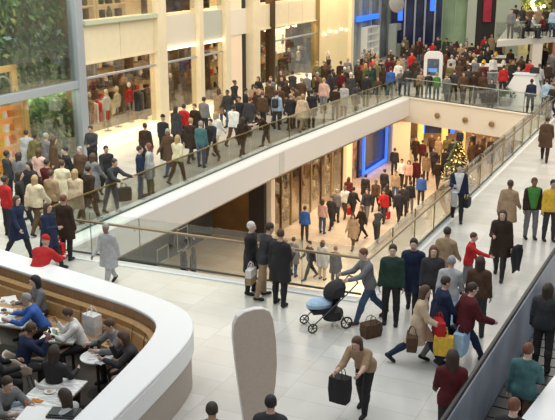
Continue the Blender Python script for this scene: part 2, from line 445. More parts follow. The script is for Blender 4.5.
PAL = {'black': (.016, .016, .019), 'charcoal': (.05, .05, .055), 'grey': (.19, .19, .20), 'pale grey': (.44, .45, .46), 'white': (.74, .73, .71),
 'navy': (.022, .032, .07), 'blue': (.05, .13, .42), 'pale blue': (.40, .56, .74), 'teal': (.07, .16, .17), 'denim': (.07, .115, .20), 'turquoise': (.28, .55, .58),
 'brown': (.10, .058, .036), 'dark brown': (.045, .028, .02), 'tan': (.36, .25, .155), 'beige': (.56, .43, .31), 'cream': (.66, .58, .40), 'pink': (.66, .42, .36),
 'red': (.50, .028, .03), 'burgundy': (.10, .018, .022), 'green': (.07, .24, .05), 'dark green': (.03, .06, .045), 'olive': (.16, .14, .06), 'yellow': (.72, .46, .06), 'orange': (.6, .2, .04)}
HAIRC = {'black': (.016, .014, .014), 'dark': (.042, .027, .019), 'brown': (.085, .045, .024), 'auburn': (.17, .06, .03), 'fair': (.42, .28, .13), 'grey': (.33, .32, .31), 'white': (.68, .66, .62)}
def cloth(c): return mat('cloth ' + c, PAL[c], .85, var=.14, scale=14, spec=.2)
def hairm(c): return mat('hair ' + c, HAIRC[c], .6, var=.25, scale=40, stretch=(1, 1, .3))
SKINS = [SKIN, mat('skin light', (.70, .48, .38), .55, var=.05, scale=20), mat('skin olive', (.50, .31, .21), .55, var=.05, scale=20), mat('skin brown', (.25, .13, .08), .55, var=.05, scale=20)]
def setmat(o, m):
    o.material_slots[0].link = 'OBJECT'; o.material_slots[0].material = m
def person(loc, yaw, pose='stand', top='black', style='jacket', legs='black', hair='dark', hs='short', h=1.73, label='', group=None, skin=None, front=None, shoe='black'):
    o = link('person', body_mesh(pose)); o.location = loc; o.rotation_euler = (0, 0, R(yaw))
    s = h / 1.745; o.scale = (s * 1.02, s * 1.02, s)
    setmat(o, SKINS[skin if skin is not None else rng.choice((0, 0, 0, 1, 1, 1, 2, 2, 3))])
    tag(o, label, 'person', group)
    c = link({'puffer': 'padded_jacket', 'tee': 'shirt'}.get(style, style), top_mesh(pose, style), o); setmat(c, cloth(top))
    c = link('trousers', leg_mesh(pose), o); setmat(c, cloth(legs))
    for i in (0, 1):
        c = link('shoe', shoe_mesh(pose, i), o); setmat(c, cloth(shoe))
    if hs != 'bald':
        c = link('woolly_hat' if hs == 'beanie' else 'hair', hair_mesh(pose, hs), o); setmat(c, cloth(hair) if hs == 'beanie' else hairm(hair))
    if front:
        c = link('shirt_front', front_mesh(pose, .08 if front == 'green' else .025), o); setmat(c, cloth(front)); c['label'] = front + ' shirt showing in the open front'
    return o
def hand(o, pose, i):
    """place just under a person's hand (0 left, 1 right)"""
    J = skeleton(pose); p = J['w%d' % i] + J['hd%d' % i] * .085; p = Vector((p[0], p[1], p[2] + J['dz']))
    return Matrix.LocRotScale(o.location, o.rotation_euler, o.scale) @ p
# ------------------------------------------------------------------ surfaces
def floor_mat(name, c1, c2, mortar, rough, rz, bw, bh, var=.0):
    m = bpy.data.materials.new(name); m.use_nodes = True; nt = m.node_tree; b = nt.nodes['Principled BSDF']
    tc = nt.nodes.new('ShaderNodeTexCoord'); mp = nt.nodes.new('ShaderNodeMapping'); mp.inputs['Rotation'].default_value = (0, 0, rz)
    br = nt.nodes.new('ShaderNodeTexBrick'); br.inputs['Scale'].default_value = 1; br.inputs['Brick Width'].default_value = bw; br.inputs['Row Height'].default_value = bh
    br.inputs['Mortar Size'].default_value = .006; br.inputs['Color1'].default_value = (*c1, 1); br.inputs['Color2'].default_value = (*c2, 1); br.inputs['Mortar'].default_value = (*mortar, 1)
    br.inputs['Bias'].default_value = -.1
    n = nt.nodes.new('ShaderNodeTexNoise'); n.inputs['Scale'].default_value = 1.3; n.inputs['Detail'].default_value = 5
    mx = nt.nodes.new('ShaderNodeMixRGB'); mx.blend_type = 'MULTIPLY'; mx.inputs['Fac'].default_value = .35
    r = nt.nodes.new('ShaderNodeValToRGB'); r.color_ramp.elements[0].color = (.72, .70, .66, 1); r.color_ramp.elements[1].color = (1, 1, 1, 1)
    r.color_ramp.elements[0].position = .3; r.color_ramp.elements[1].position = .62
    L = nt.links.new
    L(tc.outputs['Object'], mp.inputs['Vector']); L(mp.outputs['Vector'], br.inputs['Vector']); L(mp.outputs['Vector'], n.inputs['Vector'])
    L(n.outputs['Fac'], r.inputs['Fac']); L(br.outputs['Color'], mx.inputs['Color1']); L(r.outputs['Color'], mx.inputs['Color2']); L(mx.outputs['Color'], b.inputs['Base Color'])
    b.inputs['Roughness'].default_value = rough
    return m
FLOOR = floor_mat('limestone tiles', (.66, .645, .61), (.575, .555, .515), (.47, .45, .42), .2, -AZ, .6, 1.2)
LFLOOR = floor_mat('warm lower tiles', (.66, .55, .43), (.58, .47, .36), (.42, .34, .26), .25, -AZ, .6, 1.2)
WHITE = mat('white plaster', (.80, .80, .79), .5)
WARMW = mat('warm white plaster', (.80, .74, .64), .55)
CREAM = mat('cream panel', (.80, .70, .50), .45, var=.03, scale=3)
GREYF = mat('grey steel frame', (.42, .45, .50), .4, .3)
DARK = mat('dark recess', (.03, .026, .024), .7)
BRONZE = mat('bronze rail', (.33, .24, .16), .32, .7)
BRASS = mat('brass post', (.42, .32, .15), .35, .8)
STEEL = mat('brushed steel', (.5, .5, .5), .35, .9)
GLASS = glass('balustrade glass'); SHOPG = glass('shop glass', (.95, .95, .92), .015)
WOOD = mat('brown wood veneer', (.36, .215, .115), .45, var=.22, scale=3, stretch=(9, 9, .6))
LEATHER = mat('tan leather', (.50, .29, .12), .42, var=.10, scale=12, bump=.08)

def sframe(o): o.location = NL; o.rotation_euler = (0, 0, AZ); return o
def swall(name, mb, m, smooth=False): return struct(sframe(mb.build(name, m, None, smooth)))

# floors with the opening between them
def ring(z):
    o = [Vector(p) for p in ((-45, -6, 0), (45, -6, 0), (45, 96, 0), (-45, 96, 0))]
    v = o + [NV, NR, FR, FL, NM]
    f = [(0, 1, 5, 4), (1, 2, 6, 5), (2, 3, 7, 6), (3, 0, 4, 8), (3, 8, 7)]
    return MB().add([(p.x, p.y, z) for p in v], f)
def tri_build(mb, name, m):
    me = mb.mesh(name, m); bm = bmesh.new(); bm.from_mesh(me); bmesh.ops.triangulate(bm, faces=bm.faces[:]); bm.to_mesh(me); bm.free()
    return struct(link(name, me))
f_ = tri_build(ring(0), 'floor', FLOOR)
lf = struct(MB().box((0, 45, LZ - .1), (90, 102, .2)).build('floor_lower', LFLOOR))
tri_build(ring(-1.3), 'ceiling', WARMW)

# white bands that edge the opening
def edge_band(name, a, b, m, z0=-1.36, z1=.06, th=.3, lip=.07):
    d = (b - a).normalized(); n = Vector((-d.y, d.x, 0)); L = (b - a).length
    mb = MB(); mb.box((L / 2, th / 2, (z0 + z1) / 2), (L + .02, th, z1 - z0), bev=.02); mb.box((L / 2, th / 2 - .02, z1 - .05), (L + .06, th + lip, .1), bev=.03)
    o = mb.build(name, m); o.location = a; o.rotation_euler = (0, 0, math.atan2(d.y, d.x)); return struct(o)
def ledge_band(name, a, b, m, w=.44, z0=-1.04, z1=.03):
    d = (b - a).normalized(); L = (b - a).length; mb = MB()
    pr = [(.1, z0 + .04), (-w + .05, z0), (-w, z0 + .06), (-w, z1 - .10), (-w + .04, z1 - .04), (-.02, z1), (.1, z1)]
    mb.add([(0 - .0, y, z) for y, z in pr] + [(L, y, z) for y, z in pr], [tuple(range(7)), tuple(range(13, 6, -1))] + [(i, 7 + i, 7 + (i + 1) % 7, (i + 1) % 7) for i in range(7)])
    o = mb.build(name, m); o.location = a; o.rotation_euler = (0, 0, math.atan2(d.y, d.x)); return struct(o)
ledge_band('trim_1', NV, NM, WHITE); ledge_band('trim_1', NM, FL + (FL - NM).normalized() * .3, WHITE)
edge_band('trim_2', FL, FR, WARMW); edge_band('trim_3', FR, NR, WHITE, z1=.02, lip=-.08)
edge_band('trim_4', NR, NV, WHITE, z1=.03, lip=-.08)
for k in range(2):
    mb = MB().box((14.0 + 9 * k, .335 - .25 * k, -.54), (.5, .03, .9), bev=.01); swall('trim_5', mb, mat('joint plaster', (.66, .66, .64), .6))
e3 = (FR - FL).normalized(); dn3 = Vector((e3.y, -e3.x, 0))
for t in (.27, .47, .65):
    p = FL.lerp(FR, t) + Vector((-e3.y, e3.x, 0)) * -.0
    c = MB().lathe([(.0, -.0), (.13, .0), (.15, .03), (.15, .1), (.10, .13), (.0, .13)], n=20); o = c.build('spotlight', mat('spotlight brass', (.33, .22, .10), .4, .4), None, True)
    o.location = p + dn3 * .02 + Vector((0, 0, -.72)); o.rotation_euler = Matrix(((1, 0, 0), (0, 1, 0), (0, 0, 1))).to_quaternion().to_euler()
    q = Vector((0, 0, 1)).rotation_difference(dn3); o.rotation_euler = q.to_euler()
    tag(o, 'round brass spotlight on the far white band, %s' % {.27: 'nearest the blue-lit corner', .47: 'middle of three', .65: 'nearest the right rail'}[t], 'spotlight', 'spotlights on the far band')

# glass balustrades
def balustrade(label, pts, ns, rail_z, glass_z, rail_m, post_m=None, side=1, offset=.12, rr=.034, base=True, z0=.03):
    t = thing('glass_balustrade', label, 'balustrade', pts[0]); O = pts[0]
    mb_base = MB(); rail_pts = []; panes = []; todo = []
    for si in range(len(pts) - 1):
        a, b = pts[si] - O, pts[si + 1] - O; d = (b - a).normalized(); n_ = Vector((-d.y, d.x, 0)); L = (b - a).length; az = math.atan2(d.y, d.x); n = ns[si]; w = L / n
        def W(x, y, z): return a + d * x + n_ * y + Vector((0, 0, z))
        if base: mb_base.box(W(L / 2, offset, .025 + z0), (L, .035, .05), az, .006)
        for i in range(n): panes.append(MB().box(W(w * (i + .5), offset, (glass_z + z0 + .05) / 2), (w - .03, .014, glass_z - z0 - .05), az).build('glass_pane', GLASS, t))
        rail_pts += [W(0, offset + side * .075, rail_z), W(L / 2, offset + side * .075, rail_z)] + ([W(L, offset + side * .075, rail_z)] if si == len(pts) - 2 else [])
        for i in range(0 if si else 1, n): todo.append((W, w * i, az, panes[-n + i]))
    if base: mb_base.build('base_channel', mat('dark channel', (.10, .13, .11), .5, .3), t)
    r = MB().tube(rail_pts, rr, 12).build('handrail', rail_m, t, True)
    for W, x, az, pane in todo:
        if post_m: MB().box(W(x, offset + side * .03, glass_z / 2), (.03, .035, glass_z), az, .006).build('post', post_m, t)
        else:
            for dx in (-.11, .11):
                MB().tube([W(x + dx, offset, rail_z - .11), W(x + dx, offset + side * .045, rail_z - .10), W(x + dx, offset + side * .075, rail_z - .02)], .013, 6).build('bracket', STEEL, r)
            MB().box(W(x, offset, glass_z / 2 + .04), (.008, .02, glass_z - .1), az).build('glass_edge', mat('green glass edge', (.10, .20, .15), .3), pane)
    return t
balustrade('glass balustrade with bronze handrail along the near edge of the opening', [NV, NR], [6], .96, 1.2, BRONZE, None, -1, .10)
balustrade('glass balustrade with bronze handrail rising along the right edge of the opening', [NR, FR], [14], .96, 1.2, BRONZE, BRASS, -1, -.10)
balustrade('long glass balustrade with brass posts along the left shop gallery', [NV + AX * .15, NM, FL], [8, 9], 1.02, 1.08, BRASS, BRASS, 1, .06, .03)
balustrade('glass balustrade along the far edge of the opening', [FL, FR], [6], 1.02, 1.1, STEEL, STEEL, 1, .10, .025)

# ------------------------------------------------------------------ left shop front (plane n = 7)
FN = 7.0
GOLD = mat('warm shop wall', (.30, .20, .09), .6, var=.25, scale=1.5)
LAMPW = mat('warm lamp', (1, .8, .5), .5, emit=9, emit_rgb=(1, .78, .45))
LAMPC = mat('shop lamp', (1, .9, .7), .5, emit=5, emit_rgb=(1, .82, .55))
def col(s, w, z1=9.6, m=CREAM, n=FN - .22, d=.5, z0=0): return MB().box((s, n + d / 2, (z0 + z1) / 2), (w, d, z1 - z0), bev=.02)
for k, (s, w, m) in enumerate(((15.5, .72, CREAM), (18.9, .42, CREAM), (21.55, .5, CREAM), (24.7, .8, CREAM), (26.85, .26, mat('dark bronze post', (.10, .065, .035), .4, .5)))):
    swall('trim_%d' % (6 + k), col(s, w, m=m), m)
swall('trim_11', col(33.25, .14, m=BRASS), BRASS); swall('trim_12', col(39.1, .5), CREAM)
swall('trim_13', MB().box((9.85, FN + .05, 4.8), (.42, .45, 9.6), bev=.02), GREYF)
swall('trim_14', MB().box((-6, FN + .05, 2.8), (31.4, .3, .3), bev=.015), GREYF)
# upper band of panels between the columns
for k, (a, b, m) in enumerate(((10.1, 15.2, CREAM), (15.9, 18.7, mat('pale panel', (.70, .66, .56), .5)), (19.1, 21.3, mat('grey green panel', (.50, .52, .46), .5)), (25.1, 33.2, CREAM), (33.3, 38.9, mat('lit cream wall', (.80, .68, .42), .5)))):
    mb = MB(); nseg = max(1, round((b - a) / 2.2)); w = (b - a) / nseg
    z0, z1 = (3.55, 5.0) if k < 3 else (3.75, 5.0) if k == 3 else (0, 9.6)
    for i in range(nseg): mb.box((a + w * (i + .5), FN + .1, (z0 + z1) / 2), (w - .03, .2, z1 - z0), bev=.01)
    swall('wall_panel_%d' % (k + 1), mb, m)
    if k < 4: swall('trim_15', MB().box(((a + b) / 2, FN - .02, z0 - .03), (b - a, .12, .07)), LAMPC if k in (1, 2) else CREAM)
swall('trim_16', MB().box((12.6, FN - .03, 5.08), (5.0, .5, .16)), mat('sage ledge', (.50, .55, .42), .6))
# shop floors, back walls, upper floor slab
swall('ceiling_shops', MB().box((24.5, FN + 3.2, 4.25), (28.8, 6, 1.3)), WARMW)
swall('wall_left', MB().box((10.5, FN + 6.3, 5), (60, .2, 10)), GOLD)
swall('wall_shop_end', MB().box((9.9, FN + 3.3, 4.8), (.12, 6, 9.6)), GOLD)
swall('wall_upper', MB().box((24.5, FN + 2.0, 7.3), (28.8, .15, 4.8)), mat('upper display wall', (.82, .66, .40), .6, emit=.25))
# window glass
for k, (a, b, z0, z1) in enumerate(((-6, 9.6, 2.95, 9.6), (-6, 9.6, .1, 2.65), (10.1, 15.2, .5, 3.5), (15.9, 18.7, .1, 3.5), (19.1, 21.3, .1, 3.5), (27.0, 33.1, .4, 3.7), (10.1, 15.2, 5.2, 9.5), (15.9, 21.3, 5.2, 9.5), (27.0, 33.1, 5.2, 9.5), (25.1, 26.7, .1, 3.7))):
    swall('window_%d' % (k + 1), MB().box(((a + b) / 2, FN + .02, (z0 + z1) / 2), (b - a, .02, z1 - z0)), SHOPG)
    if 2 <= k <= 5: swall('trim_17', MB().box(((a + b) / 2, FN, 2.95), (b - a, .08, .08)), GREYF)
# window plinths; the spotlights' glow is put into the ledge colour
LEDGE = mat('glowing window ledge', (.86, .76, .56), .5, emit=.9, emit_rgb=(1, .82, .52))
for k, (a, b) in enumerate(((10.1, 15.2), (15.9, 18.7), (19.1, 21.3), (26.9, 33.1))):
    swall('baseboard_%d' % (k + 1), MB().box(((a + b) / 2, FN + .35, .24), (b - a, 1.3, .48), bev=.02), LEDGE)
# dark strip in the gap; the portal's glow is put into its colour
for k, (a, b) in enumerate(((23.9, 24.3), (21.8, 23.85))):
    swall('door_%d' % (k + 1), MB().box(((a + b) / 2, FN + .3, 4.8), (b - a, .1, 9.6)), DARK if k == 0 else mat('lit portal', (.86, .70, .52), .5, emit=.12))

def sl(s, n, z): return P(s, n, z)
# mannequins and clothes rails in the left windows
IVORY = mat('mannequin ivory', (.82, .76, .66), .4)
def mannequin(s, n, z, label, cname, group=None):
    t = thing('mannequin', label, 'mannequin', sl(s, n, z), AZ + R(180), group)
    bd = MB(); bd.lathe([(.07, .85), (.16, .9), (.135, 1.08), (.175, 1.3), (.16, 1.4), (.06, 1.46), (.05, 1.53)], n=14, sy=.66).build('torso', cloth(cname), t, True)
    MB().lathe([(.02, 1.52), (.075, 1.58), (.085, 1.66), (.05, 1.74), (.0, 1.76)], n=12, sy=1.1).build('head', IVORY, t, True)
    for sx in (-1, 1): MB().tube([(.17 * sx, 0, 1.38), (.21 * sx, .01, 1.12), (.19 * sx, -.05, .86)], [.05, .042, .03], 8).build('arm', cloth(cname), t, True)
    MB().tube([(0, 0, .02), (0, 0, .9)], .018, 8).build('pole', STEEL, t, True); MB().lathe([(.17, 0), (.17, .02), (.02, .035)], n=16).build('base', STEEL, t, True)
    return t
for s, n, z, c, lb in ((11.3, 7.7, .48, 'tan', 'mannequin in a tan top on the bright ledge, nearest the grey column'), (12.3, 7.6, .48, 'white', 'mannequin in a white top on the bright ledge, middle of the first window'), (13.2, 7.7, .48, 'cream', 'mannequin in a cream top on the bright ledge beside the white one'),
    (14.4, 7.9, .48, 'red', 'mannequin in a red top on the bright ledge next to the wide cream column'), (16.4, 7.9, .48, 'dark brown', 'mannequin in a dark brown top right of the wide cream column'), (17.8, 7.9, .48, 'grey', 'mannequin in a grey top behind the second shop window'),
    (27.6, 7.6, .48, 'yellow', 'mannequin in a golden top in the far bright window, leftmost'), (28.9, 7.7, .48, 'cream', 'mannequin in a cream outfit in the far bright window'), (30.6, 7.6, .48, 'burgundy', 'mannequin in a burgundy top in the far bright window'), (32.2, 7.7, .48, 'white', 'mannequin in white at the right end of the far window'), (34.3, 6.6, 0.02, 'olive', 'mannequin in olive standing before the lit cream wall')):
    mannequin(s, n, z, lb, c)
def clothes_rail(s, n, z, w, cols, label, where):
    t = thing('clothes_rail', label, 'clothes rail', sl(s, n, z), AZ)
    MB().tube([(-w / 2, 0, 0), (-w / 2, 0, 1.5), (w / 2, 0, 1.5), (w / 2, 0, 0)], .018, 6).build('frame', STEEL, t)
    for sx in (-1, 1): MB().box((sx * w / 2, 0, .02), (.05, .5, .04), bev=.01).build('foot', STEEL, t)
    for i, c in enumerate(cols):
        x = -w / 2 + w * (i + .5) / len(cols)
        g = MB().add([(x - .035, -.05, 1.44), (x + .035, -.05, 1.44), (x + .05, -.24, 1.36), (x - .05, -.24, 1.36), (x + .06, -.22, .55), (x - .06, -.22, .55), (x + .035, .05, 1.44), (x - .035, .05, 1.44), (x + .05, .24, 1.36), (x - .05, .24, 1.36), (x + .06, .22, .55), (x - .06, .22, .55)],
            [(0, 1, 2, 3), (3, 2, 4, 5), (6, 7, 9, 8), (8, 9, 11, 10), (0, 7, 6, 1), (5, 4, 10, 11), (1, 6, 8, 10, 4, 2), (0, 3, 5, 11, 9, 7)])
        o = sframe(g.build('garment', cloth(c))); o.location = sl(s, n, z); o.rotation_euler = (0, 0, AZ)
        tag(o, '%s garment hanging %s on the rail %s' % (c, ['first', 'second', 'third', 'fourth', 'fifth', 'sixth', 'seventh', 'eighth'][i], where), 'garment', 'garments on the rails of the left shops')
        k = MB().tube([(x, 0, 1.44), (x, 0, 1.5), (x, .02, 1.515)], .006, 5).build('hanger', STEEL, o)
clothes_rail(11.2, 8.9, 0.02, 1.6, ['beige', 'red', 'burgundy', 'tan', 'white', 'grey'], 'clothes rail with beige and red garments behind the first bright ledge', 'nearest the grey column')
clothes_rail(13.5, 9.0, 0.02, 1.8, ['burgundy', 'pink', 'white', 'red', 'white', 'red', 'cream'], 'clothes rail with red and white garments beside the wide cream column', 'beside the wide cream column')
clothes_rail(17.2, 9.0, 0.02, 1.8, ['black', 'grey', 'dark brown', 'black', 'red', 'grey'], 'clothes rail with dark garments behind the second shop window', 'behind the second window')
clothes_rail(29.5, 9.6, 0.02, 2.4, ['dark brown', 'tan', 'black', 'white', 'dark brown', 'olive'], 'clothes rail with dark garments in the far bright window', 'in the far window')
# shelves in the shops, dark upper display shelves
def shelf_unit(s, n, z, w, h, d, rows, m, label, name='display_shelf', back=None, group=None):
    t = thing(name, label, 'shelf', sl(s, n, z), AZ, group)
    MB().box((0, d / 2, h / 2), (w, .03, h)).build('back_panel', back or m, t)
    for sx in (-1, 1): MB().box((sx * w / 2, 0, h / 2), (.06, d, h)).build('side_panel', m, t)
    for i in range(rows + 1): MB().box((0, 0, .03 + (h - .06) * i / rows), (w, d, .05)).build('shelf_board', m, t)
    return t
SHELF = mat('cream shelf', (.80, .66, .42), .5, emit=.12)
def goods(s, n, zs, xs, cols, label, group, size=(.16, .16, .22), emit=0):
    k = 0
    for iz, z in enumerate(zs):
        for ix, x in enumerate(xs):
            c = cols[k % len(cols)]; a = .8 + .5 * rng.random()
            o = MB()
            if k % 2: o.lathe([(.0, 0), (size[0] * .42, 0), (size[0] * .5, size[2] * .3 * a), (size[0] * .3, size[2] * .75 * a), (size[0] * .18, size[2] * a), (0, size[2] * a)], n=10)
            else: o.box((0, 0, size[2] * a * .45), (size[0], size[1], size[2] * a * .9), bev=.015)
            m = cloth(c) if not emit else mat('lit goods ' + c, PAL[c], .5, emit=emit)
            o = o.build('vase' if k % 2 else 'box', m, None, bool(k % 2)); o.location = sl(s + x, n, z); o.rotation_euler = (0, 0, AZ)
            lab = label % (c, 'vase' if k % 2 else 'box')
            if lab in LABELS: lab = lab.replace(' on the ', ' %s on the ' % (('lowest row', 'second row', 'third row', 'fourth row', 'top row')[iz]), 1).replace(' in the ', ' %s in the ' % ('lower row', 'upper row', 'top row', 'top row', 'top row')[iz], 1)
            if lab in LABELS: lab = lab.replace(' row ', ' row (%s from left) ' % ('first', 'second', 'third', 'fourth', 'fifth', 'sixth', 'seventh')[ix], 1)
            tag(o, lab, 'vase' if k % 2 else 'box', group); k += 1
for j, (s, w) in enumerate(((11.5, 2.3), (13.9, 2.0))):
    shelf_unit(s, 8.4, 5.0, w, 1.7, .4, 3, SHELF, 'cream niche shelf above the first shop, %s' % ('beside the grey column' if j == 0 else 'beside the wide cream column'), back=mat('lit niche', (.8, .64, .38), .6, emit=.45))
    goods(s, 8.35, [5.06, 5.6], [-w * .3, -.05, w * .3], ['dark brown', 'olive', 'brown', 'dark green'], '%s %s in the upper cream niche, ' + ('left unit' if j == 0 else 'right unit'), 'ornaments in the upper niches', (.28, .2, .42))
for j, s in enumerate((17.3, 20.2, 29.5)):
    w = (2.6, 2.0, 5.5)[j]
    shelf_unit(s, 7.9, 5.05, w, 1.5, .5, 2, mat('dark walnut', (.09, .05, .03), .5, var=.2, scale=6), 'dark upper display shelf above the %s' % ('second shop window', 'third shop window', 'far bright window')[j])
k = 0
for s, w, lb in ((12.6, 4.6, 'first shop window'), (17.3, 2.5, 'second shop window'), (20.2, 2.0, 'third shop window'), (30, 5.6, 'far bright window')):
    t = thing('hanging_shelf', 'long hanging shelf of dark bags across the ' + lb, 'shelf', sl(s, 8.35, 2.12), AZ)
    MB().box((0, 0, 0), (w, .4, .04), bev=.008).build('shelf_board', mat('dark walnut', (.09, .05, .03), .5, var=.2, scale=6), t)
    for sx in (-.45, 0, .45): MB().tube([(sx * w, 0, 0), (sx * w, 0, 1.45)], .012, 6).build('rod', STEEL, t)
    m_ = int(w / .42)
    for i in range(m_):
        c = ('black', 'dark brown', 'charcoal', 'brown', 'black', 'burgundy', 'tan')[(i * 3 + k) % 7]; h = .26 + .1 * ((i * 7) % 3)
        o = MB().box((0, 0, h / 2), (.3, .18, h), bev=.05).build('handbag', cloth(c)); o.location = sl(s - w / 2 + w * (i + .5) / m_, 8.33, 2.14); o.rotation_euler = (0, 0, AZ)
        MB().tube([(-.09, 0, h - .01), (-.06, 0, h + .11), (.06, 0, h + .11), (.09, 0, h - .01)], .012, 6).build('handle', cloth(c), o, True)
        tag(o, '%s handbag on shelf of the %s, number %s from left' % (c, lb, ('one', 'two', 'three', 'four', 'five', 'six', 'seven', 'eight', 'nine', 'ten', 'eleven', 'twelve', 'thirteen')[i]), 'bag', 'handbags on the hanging shelves')
    k += 1
# lit niche with a figure, dark racks in the far window
o = sframe(MB().box((29.6, FN + .9, 2.75), (2.0, .1, 1.5), bev=.02).build('light_panel', mat('lit panel', (.95, .85, .62), .5, emit=1.3))); tag(o, 'bright square light panel in the far shop window', 'light panel')
mannequin(29.6, FN + .55, 2.05, 'small mannequin bust in front of the bright square light panel', 'tan').scale = (.62, .62, .62)
for s, lb in ((28.1, 'left'), (29.7, 'middle'), (31.4, 'right')):
    t = thing('low_rack', 'low dark display rack in the far shop window, ' + lb, 'rack', sl(s, FN + 1.5, 0.02), AZ)
    MB().box((0, 0, .75), (1.5, .5, 1.5), bev=.04).build('body', mat('rack dark', (.05, .035, .025), .6, var=.6, scale=7), t); MB().box((0, 0, 1.53), (1.55, .55, .06), bev=.015).build('top_board', WOOD, t)
    goods(s, FN + 1.45, [1.58], [-.5, -.1, .35], ['cream', 'tan', 'yellow'] if lb == 'left' else ['white', 'orange', 'tan'] if lb == 'middle' else ['beige', 'cream', 'brown'], '%s %s on the low dark rack, ' + lb + ' of the far window', 'goods on the low racks', (.3, .24, .4))
# rear shop shelving, seen through the glass
for j, (s, lb) in enumerate(((11.6, 'first shop near the grey column'), (14.0, 'first shop near wide column'), (17.3, 'second shop'), (20.3, 'third shop'), (28.0, 'far bright shop, left'), (31.4, 'far bright shop, right'))):
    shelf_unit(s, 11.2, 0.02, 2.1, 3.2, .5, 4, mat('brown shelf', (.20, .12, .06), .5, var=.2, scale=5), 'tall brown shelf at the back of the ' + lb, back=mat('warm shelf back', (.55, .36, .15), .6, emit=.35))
    goods(s, 11.1, [.1, .9, 1.7, 2.45], [-.7, -.25, .2, .65], ['tan', 'black', 'white', 'brown', 'red', 'cream', 'dark brown'], '%s %s on the tall brown shelf of the ' + lb.replace('near the ', 'at '), 'goods on the back shelves', (.26, .2, .3))
# lamps under the shop ceilings
k = 0
for s in (10.9, 12.2, 13.6, 14.8, 16.6, 18.1, 19.7, 20.8, 27.4, 28.8, 30.2, 31.6, 32.7):
    o = MB().lathe([(0, 0), (.12, 0), (.17, .18), (.05, .26), (0, .26)], n=14).build('ceiling_lamp', LAMPW, None, True); o.location = sl(s, 8.2, 3.33)
    tag(o, 'small glowing ceiling lamp over the shop window, %s from the grey column' % ['first', 'second', 'third', 'fourth', 'fifth', 'sixth', 'seventh', 'eighth', 'ninth', 'tenth', 'eleventh', 'twelfth', 'thirteenth'][k], 'lamp', 'lamps over the left shop windows'); k += 1
    MB().tube([(0, 0, .25), (0, 0, .27)], .04, 8).build('stem', STEEL, o)
for k in range(5):
    o = MB().lathe([(0, 0), (.06, .02), (.08, .1), (.03, .16), (0, .16)], n=10).build('wall_spotlight', LAMPC, None, True); o.location = sl(34.4 + k * .95, FN - .14, 2.7 + .12 * (k % 2))
    tag(o, 'small bright spotlight on the lit cream wall, %s from the left' % ['first', 'second', 'third', 'fourth', 'fifth'][k], 'spotlight', 'spotlights on the lit cream wall')

# ------------------------------------------------------------------ planted window at the far left
def leaves(name, a, b, n0, n1, z0, z1, count, mats, size=.16):
    mb = MB(); v = []
    for i in range(count):
        c = Vector((rng.uniform(a, b), rng.uniform(n0, n1), rng.uniform(z0, z1))); l = size * rng.uniform(.5, 1.5)
        d = Vector((rng.uniform(-.6, .6), rng.uniform(-.5, .1), rng.uniform(-1.2, .5))).normalized(); w = d.cross(Vector((rng.uniform(-.3, .3), -1, .3))).normalized() * l * .25
        q = rng.random()
        mb.add([c, c + d * l * .5 + w, c + d * l, c + d * l * .5 - w], [(0, 1, 2, 3)], 0 if q < .5 else 1 if q < .8 else 2 if q < .93 else 3)
    return sframe(mb.build(name, mats))
LEAF = [mat('leaf dark', (.035, .10, .03), .6), mat('leaf mid', (.10, .24, .07), .55), mat('leaf light', (.34, .42, .13), .5), mat('leaf blue glint', (.30, .48, .50), .4)]
swall('wall_planting', MB().box((1.5, FN + 1.15, 4.8), (16.2, .1, 9.6)), mat('planting backing', (.03, .075, .035), .8, var=.6, scale=1.2))  # dark green backing board behind the leaves
g = leaves('green_wall_foliage', -5, 9.5, 7.3, 8.05, 2.9, 7.2, 14000, LEAF, .26); tag(g, 'dense green planting behind the large upper left window', 'foliage'); g['kind'] = 'stuff'
g = leaves('shrub_foliage', 6.9, 9.5, 7.3, 8.05, .05, 2.6, 2600, LEAF[:3], .2); tag(g, 'green and yellow shrubs behind the lower left window beside the grey column', 'foliage'); g['kind'] = 'stuff'
YEL = mat('yellow wood', (.72, .48, .17), .5, emit=.22)
# pale timber arch in the window and the lit shelves below it
t = thing('timber_arch', 'pale yellow timber frame with a round opening behind the upper left window', 'frame', sl(5.85, 7.25, 2.95), AZ)
mb = MB(); mb.box((-.9, 0, .55), (1.2, .12, 1.1)); mb.box((.62, 0, .47), (.28, .12, .94), bev=.01); mb.box((0, 0, .83), (1.5, .12, .22), bev=.01); mb.build('frame', YEL, t)
MB().tube([(.45 * math.cos(a / 10 * math.pi), -.05, .05 + .55 * math.sin(a / 10 * math.pi)) for a in range(11)], .04, 6).build('hoop', mat('grey hoop', (.4, .45, .4), .4), t)
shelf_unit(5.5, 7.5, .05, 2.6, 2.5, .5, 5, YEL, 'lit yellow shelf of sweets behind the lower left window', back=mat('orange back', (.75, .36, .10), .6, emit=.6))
goods(5.5, 7.4, [.12, .6, 1.08, 1.56, 2.05], [-.95, -.65, -.35, -.05, .25, .55, .85], ['orange', 'red', 'cream', 'brown', 'yellow', 'white', 'orange'], '%s %s on the lit yellow shelf at the far left', 'goods on the lit yellow shelf', (.2, .16, .26), .25)
swall('trim_18', MB().box((6.95, 7.35, 1.35), (.25, .3, 2.6)), YEL)

# ------------------------------------------------------------------ far end
def fbox(name, p, d, m, rz=0., bev=.0): o = MB().box((0, 0, 0), d, bev=bev).build(name, m); o.location = p; o.rotation_euler = (0, 0, rz); return struct(o)
NAVY = mat('dark blue glass', (.025, .035, .085), .18, var=.5, scale=.8)
NEON = mat('blue neon', (.03, .12, .9), .4, emit=1.25, emit_rgb=(.03, .17, 1))
GREENG = mat('green glass wall', (.34, .48, .31), .3, var=.25, scale=.7)
BZ = math.atan2(-.35, 1)
def bw(x0, x1, y, z0, z1, m, name, d=.2): return fbox(name, ((x0 + x1) / 2, y, (z0 + z1) / 2), (x1 - x0, d, z1 - z0), m)
HAZE = mat('hazy grey glass', (.20, .25, .25), .2, var=.6, scale=.6)
